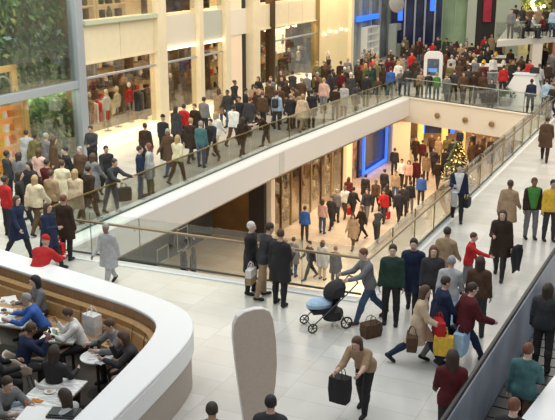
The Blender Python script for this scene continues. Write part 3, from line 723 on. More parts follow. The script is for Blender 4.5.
# glazed shop beyond the cream wall (continues the left front) with its blue sign
swall('wall_panel_6', MB().box((45.6, FN + .6, 2.4), (12.5, .2, 14.6)), HAZE)
for k in range(6): swall('trim_19', MB().box((40.2 + k * 2.1, FN + .42, 4), (.16, .2, 8)), GREYF)
o = sframe(MB().box((43.4, FN + .25, 3.25), (4.4, .2, .35), bev=.02).build('blue_sign', NEON)); tag(o, 'glowing blue sign strip above the hazy glass shop left of the blue pillar', 'sign')
shelf_unit(43.6, FN + .1, .02, 2.6, 2.6, .5, 5, mat('white shelf', (.6, .6, .55), .5, emit=.15), 'pale shelf of goods below the glowing blue sign')
t = thing('display_cabinet', 'grey green display cabinet with a dark opening by the blue pillar', 'cabinet', sl(47.3, FN - .6, 0), AZ)
mb = MB(); mb.box((0, 0, .55), (1.5, .6, 1.1), bev=.03); mb.box((0, 0, 2.35), (1.5, .6, .5), bev=.03); mb.box((-.65, 0, 1.5), (.25, .6, 1.5)); mb.box((.65, 0, 1.5), (.25, .6, 1.5)); mb.build('frame', mat('sage grey', (.36, .40, .36), .5), t)
MB().box((0, .15, 1.6), (1.1, .1, 1.1)).build('opening', DARK, t)
# blue lit block
bw(8.6, 12.4, 68.0, 0, 8, NAVY, 'wall_blue')
def neon(p, d, label): o = MB().box((0, 0, 0), d, bev=.04).build('neon_strip', NEON); o.location = p; tag(o, label, 'light'); MB().box((0, .14, 0), (d[0] * 1.2, .1, d[2])).build('backing', GREYF, o)
neon((9.25, 67.7, 4.2), (.32, .2, 2.8), 'vertical blue neon strip on the left side of the dark blue block')
neon((11.65, 67.7, 5.2), (.32, .2, 3.4), 'vertical blue neon strip on the right side of the dark blue block')
for k in range(4): struct(fbox('trim_20', (9.6 + k * .75, 67.75, 2.2), (.12, .1, 4.4), GREYF))
o = MB().lathe([(0, 0), (.5, .03), (.6, .1), (.5, .16), (0, .2)], n=24).build('hanging_disc', mat('grey disc', (.27, .27, .28), .4), None, True); o.location = at(396, 4, 4.3); o.rotation_euler = (R(80), 0, R(20)); tag(o, 'grey round disc hanging at the top edge beside the blue neon', 'sign')
MB().tube([(0, .9, .1), (0, 3.5, .1)], .03, 6).build('hanger', STEEL, o)
bw(12.4, 17.2, 70, 0, 8, GREENG, 'wall_green')
for k in range(5): fbox('trim_21', (12.8 + k * 1.0, 69.85, 4), (.07, .1, 8), mat('pale green mullion', (.5, .6, .45), .4))
bw(15.3, 16.8, 69.4, 0, 8, DARK, 'door_3')
bw(17.2, 50, 74, 0, 9, mat('dim back wall', (.30, .26, .20), .6, var=.5, scale=.6), 'wall_back')
o = MB().box((0, 0, 0), (.62, .06, 3.0), bev=.01).build('banner', mat('red banner', (.45, .03, .06), .7, var=.2, scale=3)); o.location = (16.1, 69.1, 4.1); tag(o, 'tall red banner hanging in the dark doorway beside the green glass wall', 'banner')
MB().tube([(-.36, 0, 1.52), (.36, 0, 1.52)], .03, 6).build('rod', STEEL, o)
bw(14.6, 15.3, 69.3, 0, 8, mat('pale jamb', (.55, .60, .50), .5), 'trim_22'); bw(16.8, 18.7, 69.3, 0, 8, mat('pale green jamb', (.50, .58, .45), .5), 'trim_23')
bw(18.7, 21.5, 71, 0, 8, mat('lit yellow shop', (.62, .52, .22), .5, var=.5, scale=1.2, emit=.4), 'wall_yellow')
g = leaves('shop_plants', 0, 2.2, 0, .4, 1.6, 5, 900, [LEAF[1], LEAF[2], mat('yellow leaf', (.55, .50, .12), .5)], .3); g.location = (19.1, 70.3, 0); g.rotation_euler = (0, 0, 0); tag(g, 'yellow green plants in the lit shop right of the red banner', 'foliage'); g['kind'] = 'stuff'
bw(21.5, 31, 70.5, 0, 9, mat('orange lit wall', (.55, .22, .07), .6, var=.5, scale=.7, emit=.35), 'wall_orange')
for k in range(4): fbox('trim_24', (21.5 + 2.9 * k, 70.2, 4.5), (.3, .3, 9), mat('brown mullion', (.14, .07, .04), .5))
k = 0
for c in ((19.8, 69.9, 3.6), (24.2, 69.5, 4.3)):
    t = thing('globe_cluster', 'cluster of glowing %s glass globes %s' % (('yellow', 'among the plants right of the red banner') if k == 0 else ('orange', 'standing in for a glow on the orange wall')), 'light', c)  # orange globes are made up in place of an unclear glow
    for j in range(14 if k == 0 else 26):
        q = Vector((rng.gauss(0, .35 + .3 * k), rng.uniform(-.2, .2), rng.gauss(0, .3)))
        MB().lathe([(0, -.11), (.09, -.07), (.12, 0), (.09, .07), (0, .11)], c=q, n=8).build('globe', LAMPW if k == 0 else mat('amber globe', (1, .5, .15), .4, emit=6, emit_rgb=(1, .5, .16)), t, True)
    MB().tube([(0, 0, .2), (0, 0, 3)], .02, 6).build('cord', STEEL, t); k += 1
# raised deck with its column at the right
DZ = 2.75
d0 = at(497, 41, DZ); d1 = at(560, 36, DZ)
v = [d0, at(460, 44, DZ), Vector((16.5, 64, DZ)), Vector((34, 66, DZ)), Vector((34, 55, DZ)), d1]
struct(MB().prism([(p.x, p.y) for p in (d0, d1, Vector((34, 57, 0)), Vector((34, 67, 0)), Vector((17.5, 67, 0)))], DZ - .35, DZ).build('floor_raised', mat('pale deck', (.74, .72, .66), .5)))
p = at(537.5, 85, 0); struct(MB().box((p.x, p.y + .9, (DZ - .35) / 2), (.62, .62, DZ - .35), bev=.04).build('trim_25', WARMW))
d0.z = d1.z = DZ; balustrade('glass balustrade along the raised deck at the top right', [d0, d1 + (d1 - d0) * .6], [4], 1.0, 1.05, STEEL, STEEL, 1, .15, .025, False)

# outer shell, out of sight: closes the hall
for nm, c, d in (('wall_right', (45, 45, 2), (.3, 102, 16)), ('wall_far', (0, 96, 2), (90, .3, 16)), ('wall_near', (0, -6, 2), (90, .3, 16)), ('wall_left_outer', (-45, 45, 2), (.3, 102, 16))): fbox(nm, c, d, WARMW)
# ------------------------------------------------------------------ lower level
LN = 3.1
lz = lambda h: LZ + h
GWALL = mat('lower wall with painted reflection', (.075, .08, .08), .55, var=.25, scale=.8)  # grey is the near glass's reflection, painted into the wall colour
swall('wall_lower_reflection', MB().box((4, LN + 2.9, -4.85), (29, .2, 1.3)), GWALL)
swall('wall_lower_brown', MB().box((4, LN + 2.86, -2.75), (29, .2, 2.9)), mat('brown bulkhead', (.20, .115, .045), .5, var=.35, scale=.7))
swall('wall_lower_side', MB().box((18.1, LN + .4, -3.4), (.25, .8, 4.2)), DARK)
swall('wall_lower_return', MB().box((18.15, LN + 1.8, -3.4), (.2, 2.1, 4.2)), MATS['brown bulkhead'])
swall('trim_26', MB().box((18.55, LN, -3.4), (.42, .4, 4.2), bev=.02), WARMW)
t = thing('spotlight', 'small warm spotlight on the brown bulkhead below the left gallery', 'spotlight', P(16.2, LN + 2.4, -1.62), AZ)
MB().lathe([(0, 0), (.09, 0), (.06, .14), (0, .14)], n=12).build('lamp', LAMPW, t, True)
for k, (s, z0, h, w) in enumerate(((15.1, .1, 2.3, .9), (13.4, .05, .7, .9), (9.7, .05, .7, .9))):  # pale outlined frames with dark panels set on the lower wall
    t = thing('door_frame', ('tall white outline on the dark lower wall with painted reflection', 'low white frame on the dark lower wall with painted reflection beside the tall outline', 'low white frame on the dark lower wall with painted reflection below the white band')[k], 'frame', P(s, LN + 2.75, LZ + z0), AZ)
    mb = MB()
    for sx in (-1, 1): mb.box((sx * w / 2, 0, h / 2), (.05, .05, h))
    for zz in (0, h): mb.box((0, 0, zz + (.025 if zz == 0 else -.025)), (w, .05, .05))
    if k == 0: mb.box((0, 0, h * .45), (w, .05, .05))
    mb.build('frame', mat('pale outline', (.55, .56, .54), .5), t)
    MB().box((0, .03, h / 2), (w - .05, .02, h - .05)).build('panel', mat('dark panel', (.055, .058, .058), .3), t)
# gold lit lower shop
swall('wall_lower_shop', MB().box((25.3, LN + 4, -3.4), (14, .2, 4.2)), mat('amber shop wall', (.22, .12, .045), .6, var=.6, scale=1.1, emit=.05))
LB = mat('dark bronze frame', (.09, .06, .035), .4, .5)
for k, s in enumerate((19.8, 21.0, 22.2, 23.5, 24.9, 26.4, 28.0)):
    swall('trim_27', MB().box((s, LN, -3.4), (.1, .12, 4.2)), BRASS if k % 2 else LB)
swall('window_10', MB().box((23.5, LN - .02, -3.4), (9.3, .02, 4.1)), SHOPG)
swall('trim_28', MB().box((23.5, LN, -2.2), (9.3, .08, .08)), LB)
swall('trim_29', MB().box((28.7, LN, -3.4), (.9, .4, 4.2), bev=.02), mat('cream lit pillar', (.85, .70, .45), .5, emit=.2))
for j, s in enumerate((19.4, 21.6, 25.6, 27.4)):
    shelf_unit(s, LN + (.75 if j % 2 else .95), lz(0), 1.3, 3.5, .45, 5, mat('amber shelf', (.20, .11, .04), .5, var=.2, scale=5), 'amber lit shelf in the lower gold shop, %s' % ('next to the white pillar', 'second from the white pillar', 'second from the cream pillar', 'next to the cream pillar')[j], back=mat('amber glow back', (.6, .38, .11), .5, emit=.55, var=.5, scale=2))  # amber glow put into the back panel's colour
    goods(s, LN + (.62 if j % 2 else .82), [lz(.1), lz(.78), lz(1.45), lz(2.1)], [-.5, -.15, .2, .55], ['cream', 'black', 'brown', 'yellow', 'olive', 'tan'], '%s %s on the amber shelf, lower gold shop, ' + ('at white pillar', 'second shelf', 'third shelf', 'at cream pillar')[j], 'goods on the lower shop shelves', (.22, .18, .34))
for j, (s, n) in enumerate(((20.5, 2.2), (24.2, 2.2))):
    t = thing('display_table', 'low wooden display table %s in the lower gold shop' % ('of cream goods' if j == 0 else 'behind the brown window frames'), 'table', P(s, LN + n, LZ), AZ)
    MB().box((0, 0, .62), (1.3, .8, .06), bev=.01).build('table_top', WOOD, t)
    for sx in (-1, 1):
        for sy in (-1, 1): MB().box((sx * .58, sy * .33, .3), (.07, .07, .6)).build('leg', WOOD, t)
    goods(s, LN + n, [lz(.65)], [-.4, -.1, .2, .45], ['cream', 'yellow', 'beige'], '%s %s on the low table in the lower gold shop, ' + ('left table' if j == 0 else 'right table'), 'goods on the lower tables', (.26, .22, .3))
# red and cream banner window, blue framed window, grey return
swall('wall_lower_banner', MB().box((30.4, LN + .5, -3.4), (2.4, .15, 4.2)), mat('busy window', (.34, .22, .13), .5, var=.9, scale=2.5))
o = sframe(MB().box((30.1, LN + .3, -3.0), (1.0, .08, 2.4)).build('poster', mat('red dotted poster', (.42, .16, .12), .6, var=.7, scale=9))); tag(o, 'red patterned poster in the lower window left of the blue frame', 'poster')
swall('wall_lower_blue', MB().box((34.1, LN + .35, -3.4), (5.0, .15, 4.2)), NAVY)
t = thing('neon_sign', 'blue glowing frame around the dark window on the lower level', 'frame', P(34.1, LN + .1, LZ), AZ)
for nm, c, d in (('side_strip', (-2.15, 0, 2.2), (.24, .12, 4.2)), ('side_strip', (2.15, 0, 2.2), (.24, .12, 4.2)), ('bottom_strip', (0, 0, .2), (4.3, .12, .22))): MB().box(c, d, bev=.02).build(nm, NEON, t)
swall('trim_30', MB().box((37.6, LN + .2, -3.4), (1.6, .6, 4.2)), mat('cool grey pillar', (.50, .52, .52), .5))
# far lower wall under the far band
bw(6, 40, 64.5, LZ, -1.3, mat('amber far shops', (.40, .25, .12), .6, var=.8, scale=.5, emit=.12), 'wall_lower_far')
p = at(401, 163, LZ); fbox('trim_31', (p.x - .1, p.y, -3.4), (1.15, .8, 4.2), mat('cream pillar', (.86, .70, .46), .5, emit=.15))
o = MB().box((0, 0, 0), (1.0, .1, 1.3), bev=.02).build('poster', mat('orange poster', (.75, .26, .08), .6, var=.4, scale=4)); o.location = (p.x, p.y - .5, -2.0); tag(o, 'orange poster on the cream pillar under the far white band', 'poster')
t = thing('neon_sign', 'smaller blue framed shop sign deep on the lower level', 'frame', (11.1, 60, LZ))
mb = MB(); mb.box((-1.0, 0, 2.5), (.16, .15, 2.6)); mb.box((1.0, 0, 2.5), (.28, .15, 2.6)); mb.build('side_strip', NEON, t); MB().box((0, .1, 2.5), (2.2, .1, 2.6)).build('dark_panel', NAVY, t)
o = MB().box((0, 0, 0), (.5, .06, .5), bev=.1).build('sign_plate', mat('red sign', (.6, .05, .04), .5, emit=.6)); o.parent = t; o.location = (.3, -.05, 2.7); o['label'] = 'small red square sign'
for k, x in enumerate((464, 437, 484)):
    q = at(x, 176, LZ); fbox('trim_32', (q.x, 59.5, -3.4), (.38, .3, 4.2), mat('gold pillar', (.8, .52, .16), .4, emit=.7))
def bauble_tree(loc, label):
    t = thing('christmas_tree', label, 'tree', loc)
    MB().tube([(0, 0, 0), (0, 0, .6)], .1, 8).build('trunk', WOOD, t)
    mb = MB()
    for i in range(900):
        z = rng.uniform(.4, 2.7); r = (2.8 - z) * .42 * rng.uniform(.5, 1); a = rng.uniform(0, 6.28); c = Vector((r * math.cos(a), r * math.sin(a), z)); d = Vector((math.cos(a), math.sin(a), -.5)) * .2; w = Vector((-math.sin(a), math.cos(a), 0)) * .07
        mb.add([c, c + d * .5 + w, c + d, c + d * .5 - w], [(0, 1, 2, 3)])
    o = mb.build('foliage', LEAF[0], t); o['kind'] = 'stuff'
    for i in range(46):
        z = rng.uniform(.45, 2.6); r = (2.85 - z) * .42; a = rng.uniform(3.0, 6.5)
        MB().lathe([(0, -.045), (.035, -.025), (.045, 0), (.035, .025), (0, .045)], c=(r * math.cos(a), r * math.sin(a), z), n=8).build('bauble_light', mat('gold light', (1, .6, .15), .4, emit=2.5, emit_rgb=(1, .62, .18)), t, True)
bauble_tree(at(456, 186, LZ), 'christmas tree with golden lights on the lower level behind the right rail')

# ------------------------------------------------------------------ café enclosure at the left front
OBST = []
def catmull(pts, n=6):
    pts = [Vector((p[0], p[1], 0)) for p in pts]; q = [pts[0] * 2 - pts[1]] + pts + [pts[-1] * 2 - pts[-2]]; r = []
    for i in range(1, len(q) - 2):
        for j in range(n):
            t = j / n; a, b, c, d = q[i - 1:i + 3]
            r.append(.5 * ((2 * b) + (c - a) * t + (2 * a - 5 * b + 4 * c - d) * t * t + (3 * b - a - 3 * c + d) * t ** 3))
    return r + [pts[-1]]
def offset(pl, d):
    r = []
    for i, p in enumerate(pl):
        t = (pl[min(i + 1, len(pl) - 1)] - pl[max(i - 1, 0)]).normalized(); r.append(p + Vector((t.y, -t.x, 0)) * d)
    return r
def strip(mb, A, B, z0, z1, mi=0):
    n = len(A); v = []
    for a, b in zip(A, B): v += [(a.x, a.y, z0), (b.x, b.y, z0), (b.x, b.y, z1), (a.x, a.y, z1)]
    f = []
    for i in range(n - 1):
        for j in range(4): f.append((i * 4 + j, i * 4 + (j + 1) % 4, i * 4 + 4 + (j + 1) % 4, i * 4 + 4 + j))
    f += [(3, 2, 1, 0), tuple((n - 1) * 4 + j for j in range(4))]
    return mb.add(v, f, mi)
PT = 1.13
OUT = catmull([(-8.6, 20.75), (-6.35, 19.1), (-4.73, 17.93), (-3.22, 16.82), (-2.25, 16.05), (-1.72, 15.42), (-1.53, 14.80), (-1.55, 14.15), (-1.80, 13.2), (-2.32, 11.61), (-3.0, 9.5)])
INN = catmull([(-8.25, 19.65), (-6.02, 18.01), (-4.5, 16.92), (-3.27, 16.03), (-2.70, 15.55), (-2.32, 15.08), (-2.20, 14.65), (-2.26, 14.05), (-2.44, 13.3), (-2.91, 11.61), (-3.55, 9.5)])
t = thing('parapet_wall', 'broad white curved parapet with wood lining around the café seating', 'parapet', (0, 0, 0))
mb = strip(MB(), OUT, INN, PT - .07, PT); strip(mb, OUT, offset(OUT, .12), PT - .44, PT - .07); o = mb.build('cap', mat('white solid surface', (.84, .85, .86), .35), t)
bv = o.modifiers.new('bevel', 'BEVEL'); bv.width = .025; bv.segments = 3; bv.limit_method = 'ANGLE'; bv.angle_limit = R(50); o.data.set_sharp_from_angle(angle=R(50))
strip(MB(), offset(OUT, .05), offset(OUT, .10), 0, PT - .44).build('outer_panel', mat('taupe panel', (.42, .36, .31), .5, var=.1, scale=30, stretch=(12, 12, .4)), t)
strip(MB(), offset(INN, -.06), offset(INN, -.005), 0, PT - .07).build('wood_lining', WOOD, t)
bn = thing('banquette', 'long tan leather banquette along the wood lined parapet', 'bench', (0, 0, 0))
B = INN[6:42]
ci = offset(INN, .07); struct(MB().prism([(p.x, p.y) for p in ci] + [(-12, 9.5), (-12, 19.5)], .002, .012).build('floor_cafe', mat('dark cafe floor', (.055, .04, .03), .45, var=.3, scale=3)))
def roll(A0, prof, mb):
    n = len(prof); rows = [[(p.x, p.y, z) for p in offset(A0, d)] for d, z in prof]; v = []
    for i in range(len(A0)): v += [rows[j][i] for j in range(n)]
    f = [(i * n + j, i * n + (j + 1) % n, (i + 1) * n + (j + 1) % n, (i + 1) * n + j) for i in range(len(A0) - 1) for j in range(n)]
    f += [tuple(range(n - 1, -1, -1)), tuple((len(A0) - 1) * n + j for j in range(n))]
    return mb.add(v, f)
roll(B, [(.0, .42), (.0, .86), (.03, .90), (.10, .90), (.14, .86), (.12, .74), (.16, .72), (.20, .58), (.20, .42)], MB()).build('backrest', LEATHER, bn, True)
roll(B, [(.0, .34), (.0, .45), (.50, .47), (.55, .44), (.55, .36), (.52, .34)], MB()).build('seat_cushion', LEATHER, bn, True)
roll(B, [(.02, 0), (.02, .34), (.48, .34), (.48, 0)], MB()).build('plinth', mat('dark plinth', (.05, .035, .025), .6), bn)
for k in range(4, 34, 5): # seams between the cushions
    p = offset(B, .145)[k]; q = offset(B, .215)[k]
    MB().tube([(p.x, p.y, .87), (p.x * .5 + q.x * .5, p.y * .5 + q.y * .5, .73), (q.x, q.y, .5)], .008, 6).build('seam', mat('seam leather', (.22, .11, .04), .5), bn)
MARBLE = mat('white marble veined', (.62, .62, .61), .25, var=.5, scale=4, stretch=(1.2, 5, 1)); TABW = mat('white table', (.78, .78, .76), .3); EDGE = mat('wood edge', (.30, .20, .11), .5)
BDIR = math.atan2(-.592, .806)
def cafe_table(c, w, d, rz, label, m=TABW, round_=False):
    t = thing('cafe_table', label, 'table', (c.x, c.y, 0), rz)
    if round_:
        MB().lathe([(0, .715), (w * .97, .715), (w, .73), (w, .745), (w * .98, .75), (0, .75)], n=32).build('table_top', m, t, True)
        MB().tube([(0, 0, .03), (0, 0, .72)], .03, 10).build('leg', DARK, t, True); MB().lathe([(.22, 0), (.22, .015), (.04, .04)], n=24).build('base', DARK, t, True)
    else:
        MB().box((0, 0, .735), (w, d, .03), bev=.006).build('table_top', m, t); MB().box((0, 0, .71), (w - .01, d - .01, .025)).build('edge_band', EDGE, t)
        for sx in (-1, 1): MB().tube([(sx * w * .3, 0, .03), (sx * w * .3, 0, .7)], .03, 8).build('leg', DARK, t, True)
        MB().box((0, 0, .015), (w * .7, .4, .03), bev=.008).build('base', DARK, t)
    return t
c1 = at(5, 316, .75); c2 = at(61, 335, .75); c3 = at(97, 356, .75); k0, k1, k2 = at(46, 375.5, .75), at(86.4, 380.7, .75), at(3, 417, .75)
cafe_table(c1, 1.3, .75, BDIR + .3, 'large white café table strewn with plates at the left picture edge')
cafe_table(c2, .68, .62, BDIR + .5, 'square white café table with bottles in the middle of the seating')
cafe_table(c3, .30, .30, 0, 'small round white café table in front of the couple by the bench', TABW, True)
e1 = (k1 - k0); e2 = (k2 - k0); w4 = e1.length; r4 = math.atan2(e1.y, e1.x); c4 = k0 + e1 / 2 + e2 / 2
cafe_table(c4, w4, e2.length, r4, 'long veined marble café table at the lower left', MARBLE)
SHELL = mat('beige shell', (.60, .50, .38), .4); SHELLW = mat('white shell', (.72, .70, .66), .4)
def shell_chair(p, yaw, label, m, group=None):
    t = thing('shell_chair', label, 'chair', (p.x, p.y, 0), R(yaw), group)
    mb = MB(); nu, nv = 13, 9; v = []
    for i in range(nu):
        a = math.pi * (-.15 + 1.3 * i / (nu - 1))
        for j in range(nv):
            u = j / (nv - 1); zt = .82 if .25 < i / (nu - 1) < .75 else .82 - .25 * min(1, abs(abs(i / (nu - 1) - .5) - .25) / .25)
            r = .05 + .21 * min(1, u * 2.2) ** .6 + .03 * u
            v.append((r * math.cos(a) * 1.02, r * math.sin(a), .44 + (zt - .44) * max(0, (u - .35) / .65) ** 1.1))
    for i in range(nu - 1):
        for j in range(nv - 1): mb.add([], []); mb.f.append((i * nv + j, i * nv + j + 1, (i + 1) * nv + j + 1, (i + 1) * nv + j)); mb.mi.append(0)
    mb.v = v; o = mb.build('shell', m, t, True); s = o.modifiers.new('s', 'SOLIDIFY'); s.thickness = .018
    MB().lathe([(0, .425), (.2, .425), (.235, .44), (.2, .455), (0, .455)], n=20).build('seat', m, t, True)
    for sx in (-1, 1):
        for sy in (-1, 1): MB().tube([(sx * .13, sy * .12, .43), (sx * .21, sy * .2, 0)], .012, 6).build('leg', STEEL, t, True)
    return t
def putitem(o, p, z, rz=0): o.location = (p.x, p.y, z); o.rotation_euler = (0, 0, rz); return o
def bottle(p, z, m, label, h=.22, r=.032):
    o = MB().lathe([(0, 0), (r, 0), (r, h * .55), (r * .4, h * .78), (r * .4, h * .95), (0, h * .95)], n=12).build('bottle', m, None, True); putitem(o, p, z); tag(o, label, 'bottle'); MB().lathe([(0, h * .94), (r * .45, h * .94), (r * .45, h), (0, h)], n=10).build('cap', STEEL, o, True)
def cup(p, z, m, label, h=.1, r=.036, nm='cup'):
    o = MB().lathe([(0, 0), (r * .75, 0), (r, h), (r * .88, h), (r * .68, .01), (0, .01)], n=14).build(nm, m, None, True); putitem(o, p, z); tag(o, label, nm if nm != 'drinking_glass' else 'glass')
def plate(p, z, label, r=.12, food='tan'):
    o = MB().lathe([(0, 0), (r * .6, 0), (r, .018), (r * .97, .024), (r * .6, .008), (0, .008)], n=20).build('plate', TABW, None, True); putitem(o, p, z); tag(o, label, 'plate', None)
    q = MB().lathe([(0, 0), (r * .5, 0), (r * .42, .03), (r * .15, .045), (0, .045)], n=9, sy=.7).build('food', mat('food ' + food, PAL[food], .7, var=.4, scale=30), None, True); putitem(q, p, z + .009, rng.random() * 3); tag(q, 'food on the ' + label.split(' on ', 1)[-1].replace('plate', ''), 'food')
def paper(p, z, c, label, d=(.2, .28), rz=.4):
    mb = MB(); n = 5; v = [((i / 4 - .5) * d[0], (j / 4 - .5) * d[1], .004 + .008 * math.sin(i * 2.1 + j * 1.3) ** 2) for i in range(n) for j in range(n)]
    mb.add(v, [(i * n + j, (i + 1) * n + j, (i + 1) * n + j + 1, i * n + j + 1) for i in range(4) for j in range(4)]); o = mb.build('paper', cloth(c)); putitem(o, p, z, rz); tag(o, label, 'paper')
TZ = .751
cup(at(99, 345, .8), TZ, mat('dark glass', (.02, .015, .012), .1), 'dark drink glass at the back of the round café table', .13, .03, 'drinking_glass'); cup(at(95.5, 352, .78), TZ, mat('clear tumbler', (.55, .55, .52), .1), 'clear glass in the middle of the round café table', .12, .03, 'drinking_glass')
paper(at(91, 358, TZ), TZ, 'white', 'white napkin on the left of the round café table', (.14, .16), .2); paper(at(100, 363, TZ), TZ, 'pale grey', 'grey menu card at the front of the round café table', (.12, .18), .9)
o = MB().box((0, 0, .006), (.07, .14, .012), bev=.004).build('phone', mat('phone black', (.01, .01, .012), .15), None); putitem(o, at(101, 356, TZ), TZ, 1.1); tag(o, 'black phone lying on the round café table', 'phone')
bottle(at(50, 338, TZ), TZ, mat('dark bottle', (.02, .02, .02), .15), 'dark bottle on the square café table'); bottle(at(57, 340, TZ), TZ, mat('green bottle', (.16, .36, .05), .2), 'green and yellow bottle on the square café table', .2, .036)
cup(at(54, 334, TZ), TZ, TABW, 'white cup behind the bottles on the square café table'); plate(at(67, 336, TZ), TZ, 'white plate at the right of the square café table', .1, 'brown'); paper(at(60, 331, TZ), TZ, 'cream', 'cream napkin at the back of the square café table', (.16, .14))
for k, (x, y, fd) in enumerate(((3, 302, 'beige'), (13, 303, 'tan'), (4, 311, 'brown'), (15, 312, 'beige'), (5, 321, 'tan'))): plate(at(x, y, TZ), TZ, 'white plate on the large left café table, %s' % ('at its far left corner', 'at its far right corner', 'left of the middle', 'right of the middle', 'nearest the viewer')[k], .125, fd)
paper(at(9, 299, TZ), TZ, 'white', 'crumpled white wrapper at the far end of the large left café table', (.3, .3)); paper(at(10, 317, TZ), TZ, 'white', 'white paper mat near the middle of the large left café table', (.26, .2)); paper(at(19, 318, TZ), TZ, 'tan', 'brown paper on the right end of the large left café table', (.14, .2))
cup(at(28, 408, TZ), TZ, mat('orange cup', (.75, .20, .03), .4), 'orange paper cup on the veined marble table', .12, .042); paper(at(37, 401, TZ), TZ, 'orange', 'orange leaflet beside the orange cup on the marble table', (.1, .2), 1.2); paper(at(17, 404, TZ), TZ, 'pale blue', 'pale blue paper on the marble table left of the orange cup', (.2, .16)); plate(at(50, 392, TZ), TZ, 'white plate at the middle of the veined marble table', .1, 'cream')
c5 = at(57, 417, 1.0); t = thing('service_counter', 'white service counter at the bottom edge of the café', 'counter', (c5.x, c5.y, 0), BDIR + .5)
MB().box((0, 0, .98), (1.15, .5, .06), bev=.01).build('worktop', WHITE, t); MB().box((0, 0, .475), (1.1, .45, .95), bev=.01).build('carcass', mat('taupe carcass', (.42, .36, .31), .5), t)
o = MB().box((0, 0, .02), (.46, .3, .04), bev=.012).box((0, 0, .045), (.40, .24, .02), bev=.005).build('serving_tray', mat('black tray', (.018, .02, .024), .35)); p = at(64, 415, 1.0); putitem(o, p, 1.011, BDIR + .5); tag(o, 'black tray lying on the white service counter', 'tray')
# white carrier bag on the bench between the diners
def carrier(loc, rz, c, label, w=.32, d=.14, h=.36, handles=True, c2=None, group=None, name='shopping_bag'):
    mb = MB(); n = 0
    for z, e in ((0, .92), (h * .5, 1.04), (h, .98)):
        for sx, sy in ((-1, -1), (0, -1.12), (1, -1), (1.02, 0), (1, 1), (0, 1.12), (-1, 1), (-1.02, 0)): mb.v.append((sx * w / 2 * e, sy * d / 2 * e, z))
    for r in range(2):
        for j in range(8): mb.f.append((r * 8 + j, r * 8 + (j + 1) % 8, r * 8 + 8 + (j + 1) % 8, r * 8 + 8 + j)); mb.mi.append(1 if (c2 and r == 0) else 0)
    mb.f += [tuple(range(7, -1, -1)), tuple(range(16, 24))]; mb.mi += [0, 0]
    o = mb.build(name, [cloth(c), cloth(c2 or c)]); o.location = loc; o.rotation_euler = (0, 0, rz); tag(o, label, 'bag', group)
    if handles:
        for sy in (-1, 1): MB().tube([(-w * .2, sy * d * .42, h - .01), (-w * .16, sy * d * .25, h + .12), (0, sy * .01, h + .17), (w * .16, sy * d * .25, h + .12), (w * .2, sy * d * .42, h - .01)], .008, 6).build('handle', cloth(c), o, True)
    return o
carrier(at(93, 334, .47), BDIR, 'white', 'white carrier bag standing on the banquette beside the couple', .34, .2, .42)

# ------------------------------------------------------------------ totem sign, escalator
bp = at(255, 441, 0); tm = thing('totem_sign', 'tall rounded taupe totem sign standing on the pale floor', 'sign', (bp.x, bp.y, 0), R(20))
tm.scale = (1.12, 1, 1)
def totem(z, half):
    return half
prof = [(-.14, .0), (-.17, .35), (-.225, .9), (-.285, 1.5), (-.315, 1.9), (-.305, 2.10), (-.25, 2.235), (-.15, 2.30), (.0, 2.325), (.13, 2.31), (.22, 2.25), (.265, 2.12), (.31, 1.75), (.325, 1.35), (.305, 1.0), (.24, .5), (.19, .2), (.16, 0)]
def plate_prism(pr, y0, y1, grow=0):
    c = Vector((0, 1.2)); pp = [(x * (1 + grow), 1.2 + (z - 1.2) * (1 + grow * .3)) for x, z in pr]; n = len(pp)
    v = [(x, y0, z) for x, z in pp] + [(x, y1, z) for x, z in pp]
    return v, [tuple(range(n)), tuple(range(2 * n - 1, n - 1, -1))] + [(i, n + i, n + (i + 1) % n, (i + 1) % n) for i in range(n)]
MB().add(*plate_prism(prof, -.055, -.03, -.01)).build('front_panel', mat('taupe totem', (.66, .55, .47), .45, var=.05, scale=20), tm)
o = MB().add(*plate_prism(prof, -.03, .06)).build('white_edge', mat('white totem edge', (.80, .79, .77), .35), tm)
MB().box((0, .01, .01), (.5, .36, .02), bev=.008).build('foot_plate', STEEL, tm)
ES = Vector((6.58, 19.53, 0)); ED = Vector((3.17, 6.16, 0)).normalized(); EN = Vector((ED.y, -ED.x, 0)); EAZ = math.atan2(ED.y, ED.x)
t = thing('escalator', 'escalator with slate grey side panel at the lower right corner', 'escalator', ES - ED * 11, EAZ)
L = 11.0
MB().box((L / 2 + .2, -.06, .6), (L, .10, 1.2), bev=.02).build('side_panel', mat('slate panel', (.36, .42, .52), .35, 0, var=.25, scale=1.2), t)
MB().tube([(0, -.06, 1.24), (L / 2, -.06, 1.24), (L + .2, -.06, 1.24), (L + .42, -.06, 1.12), (L + .46, -.06, .8), (L + .3, -.06, .5)], .04, 10).build('handrail', mat('rubber black', (.02, .02, .022), .5), t, True)
MB().box((L / 2, -.95, .03), (L, 1.7, .06)).build('tread_band', mat('tread steel', (.035, .035, .04), .5, .4, var=.5, scale=30, stretch=(20, .1, 1)), t)
MB().box((L / 2 + .2, -1.85, .46), (L, .10, .92), bev=.02).build('inner_panel', mat('slate steel inner', (.20, .235, .29), .3, .4), t)
mb = MB()
for i in range(27): mb.box((.3 + i * .4, -.95, .075), (.36, 1.62, .03), 0, .006)
mb.build('step', mat('step steel', (.07, .07, .075), .4, .6, var=.3, scale=40, stretch=(1, 20, 1)), t); MB().box((L + .25, -.95, .065), (.7, 1.66, .03), 0, .005).build('comb_plate', STEEL, t)
w0, w1 = at(555, 375, 1.0), at(520, 420, 1.0); wd = (w0 - w1).normalized(); wn = Vector((wd.y, -wd.x, 0)); a0 = w1 - wd * 3; a1 = w0 + wd * .6
t = thing('low_wall', 'broad white wall top at the bottom right corner beside the escalator', 'parapet', (0, 0, 0))
pl = [a0, a1, a1 + wn * 3, a0 + wn * 3]
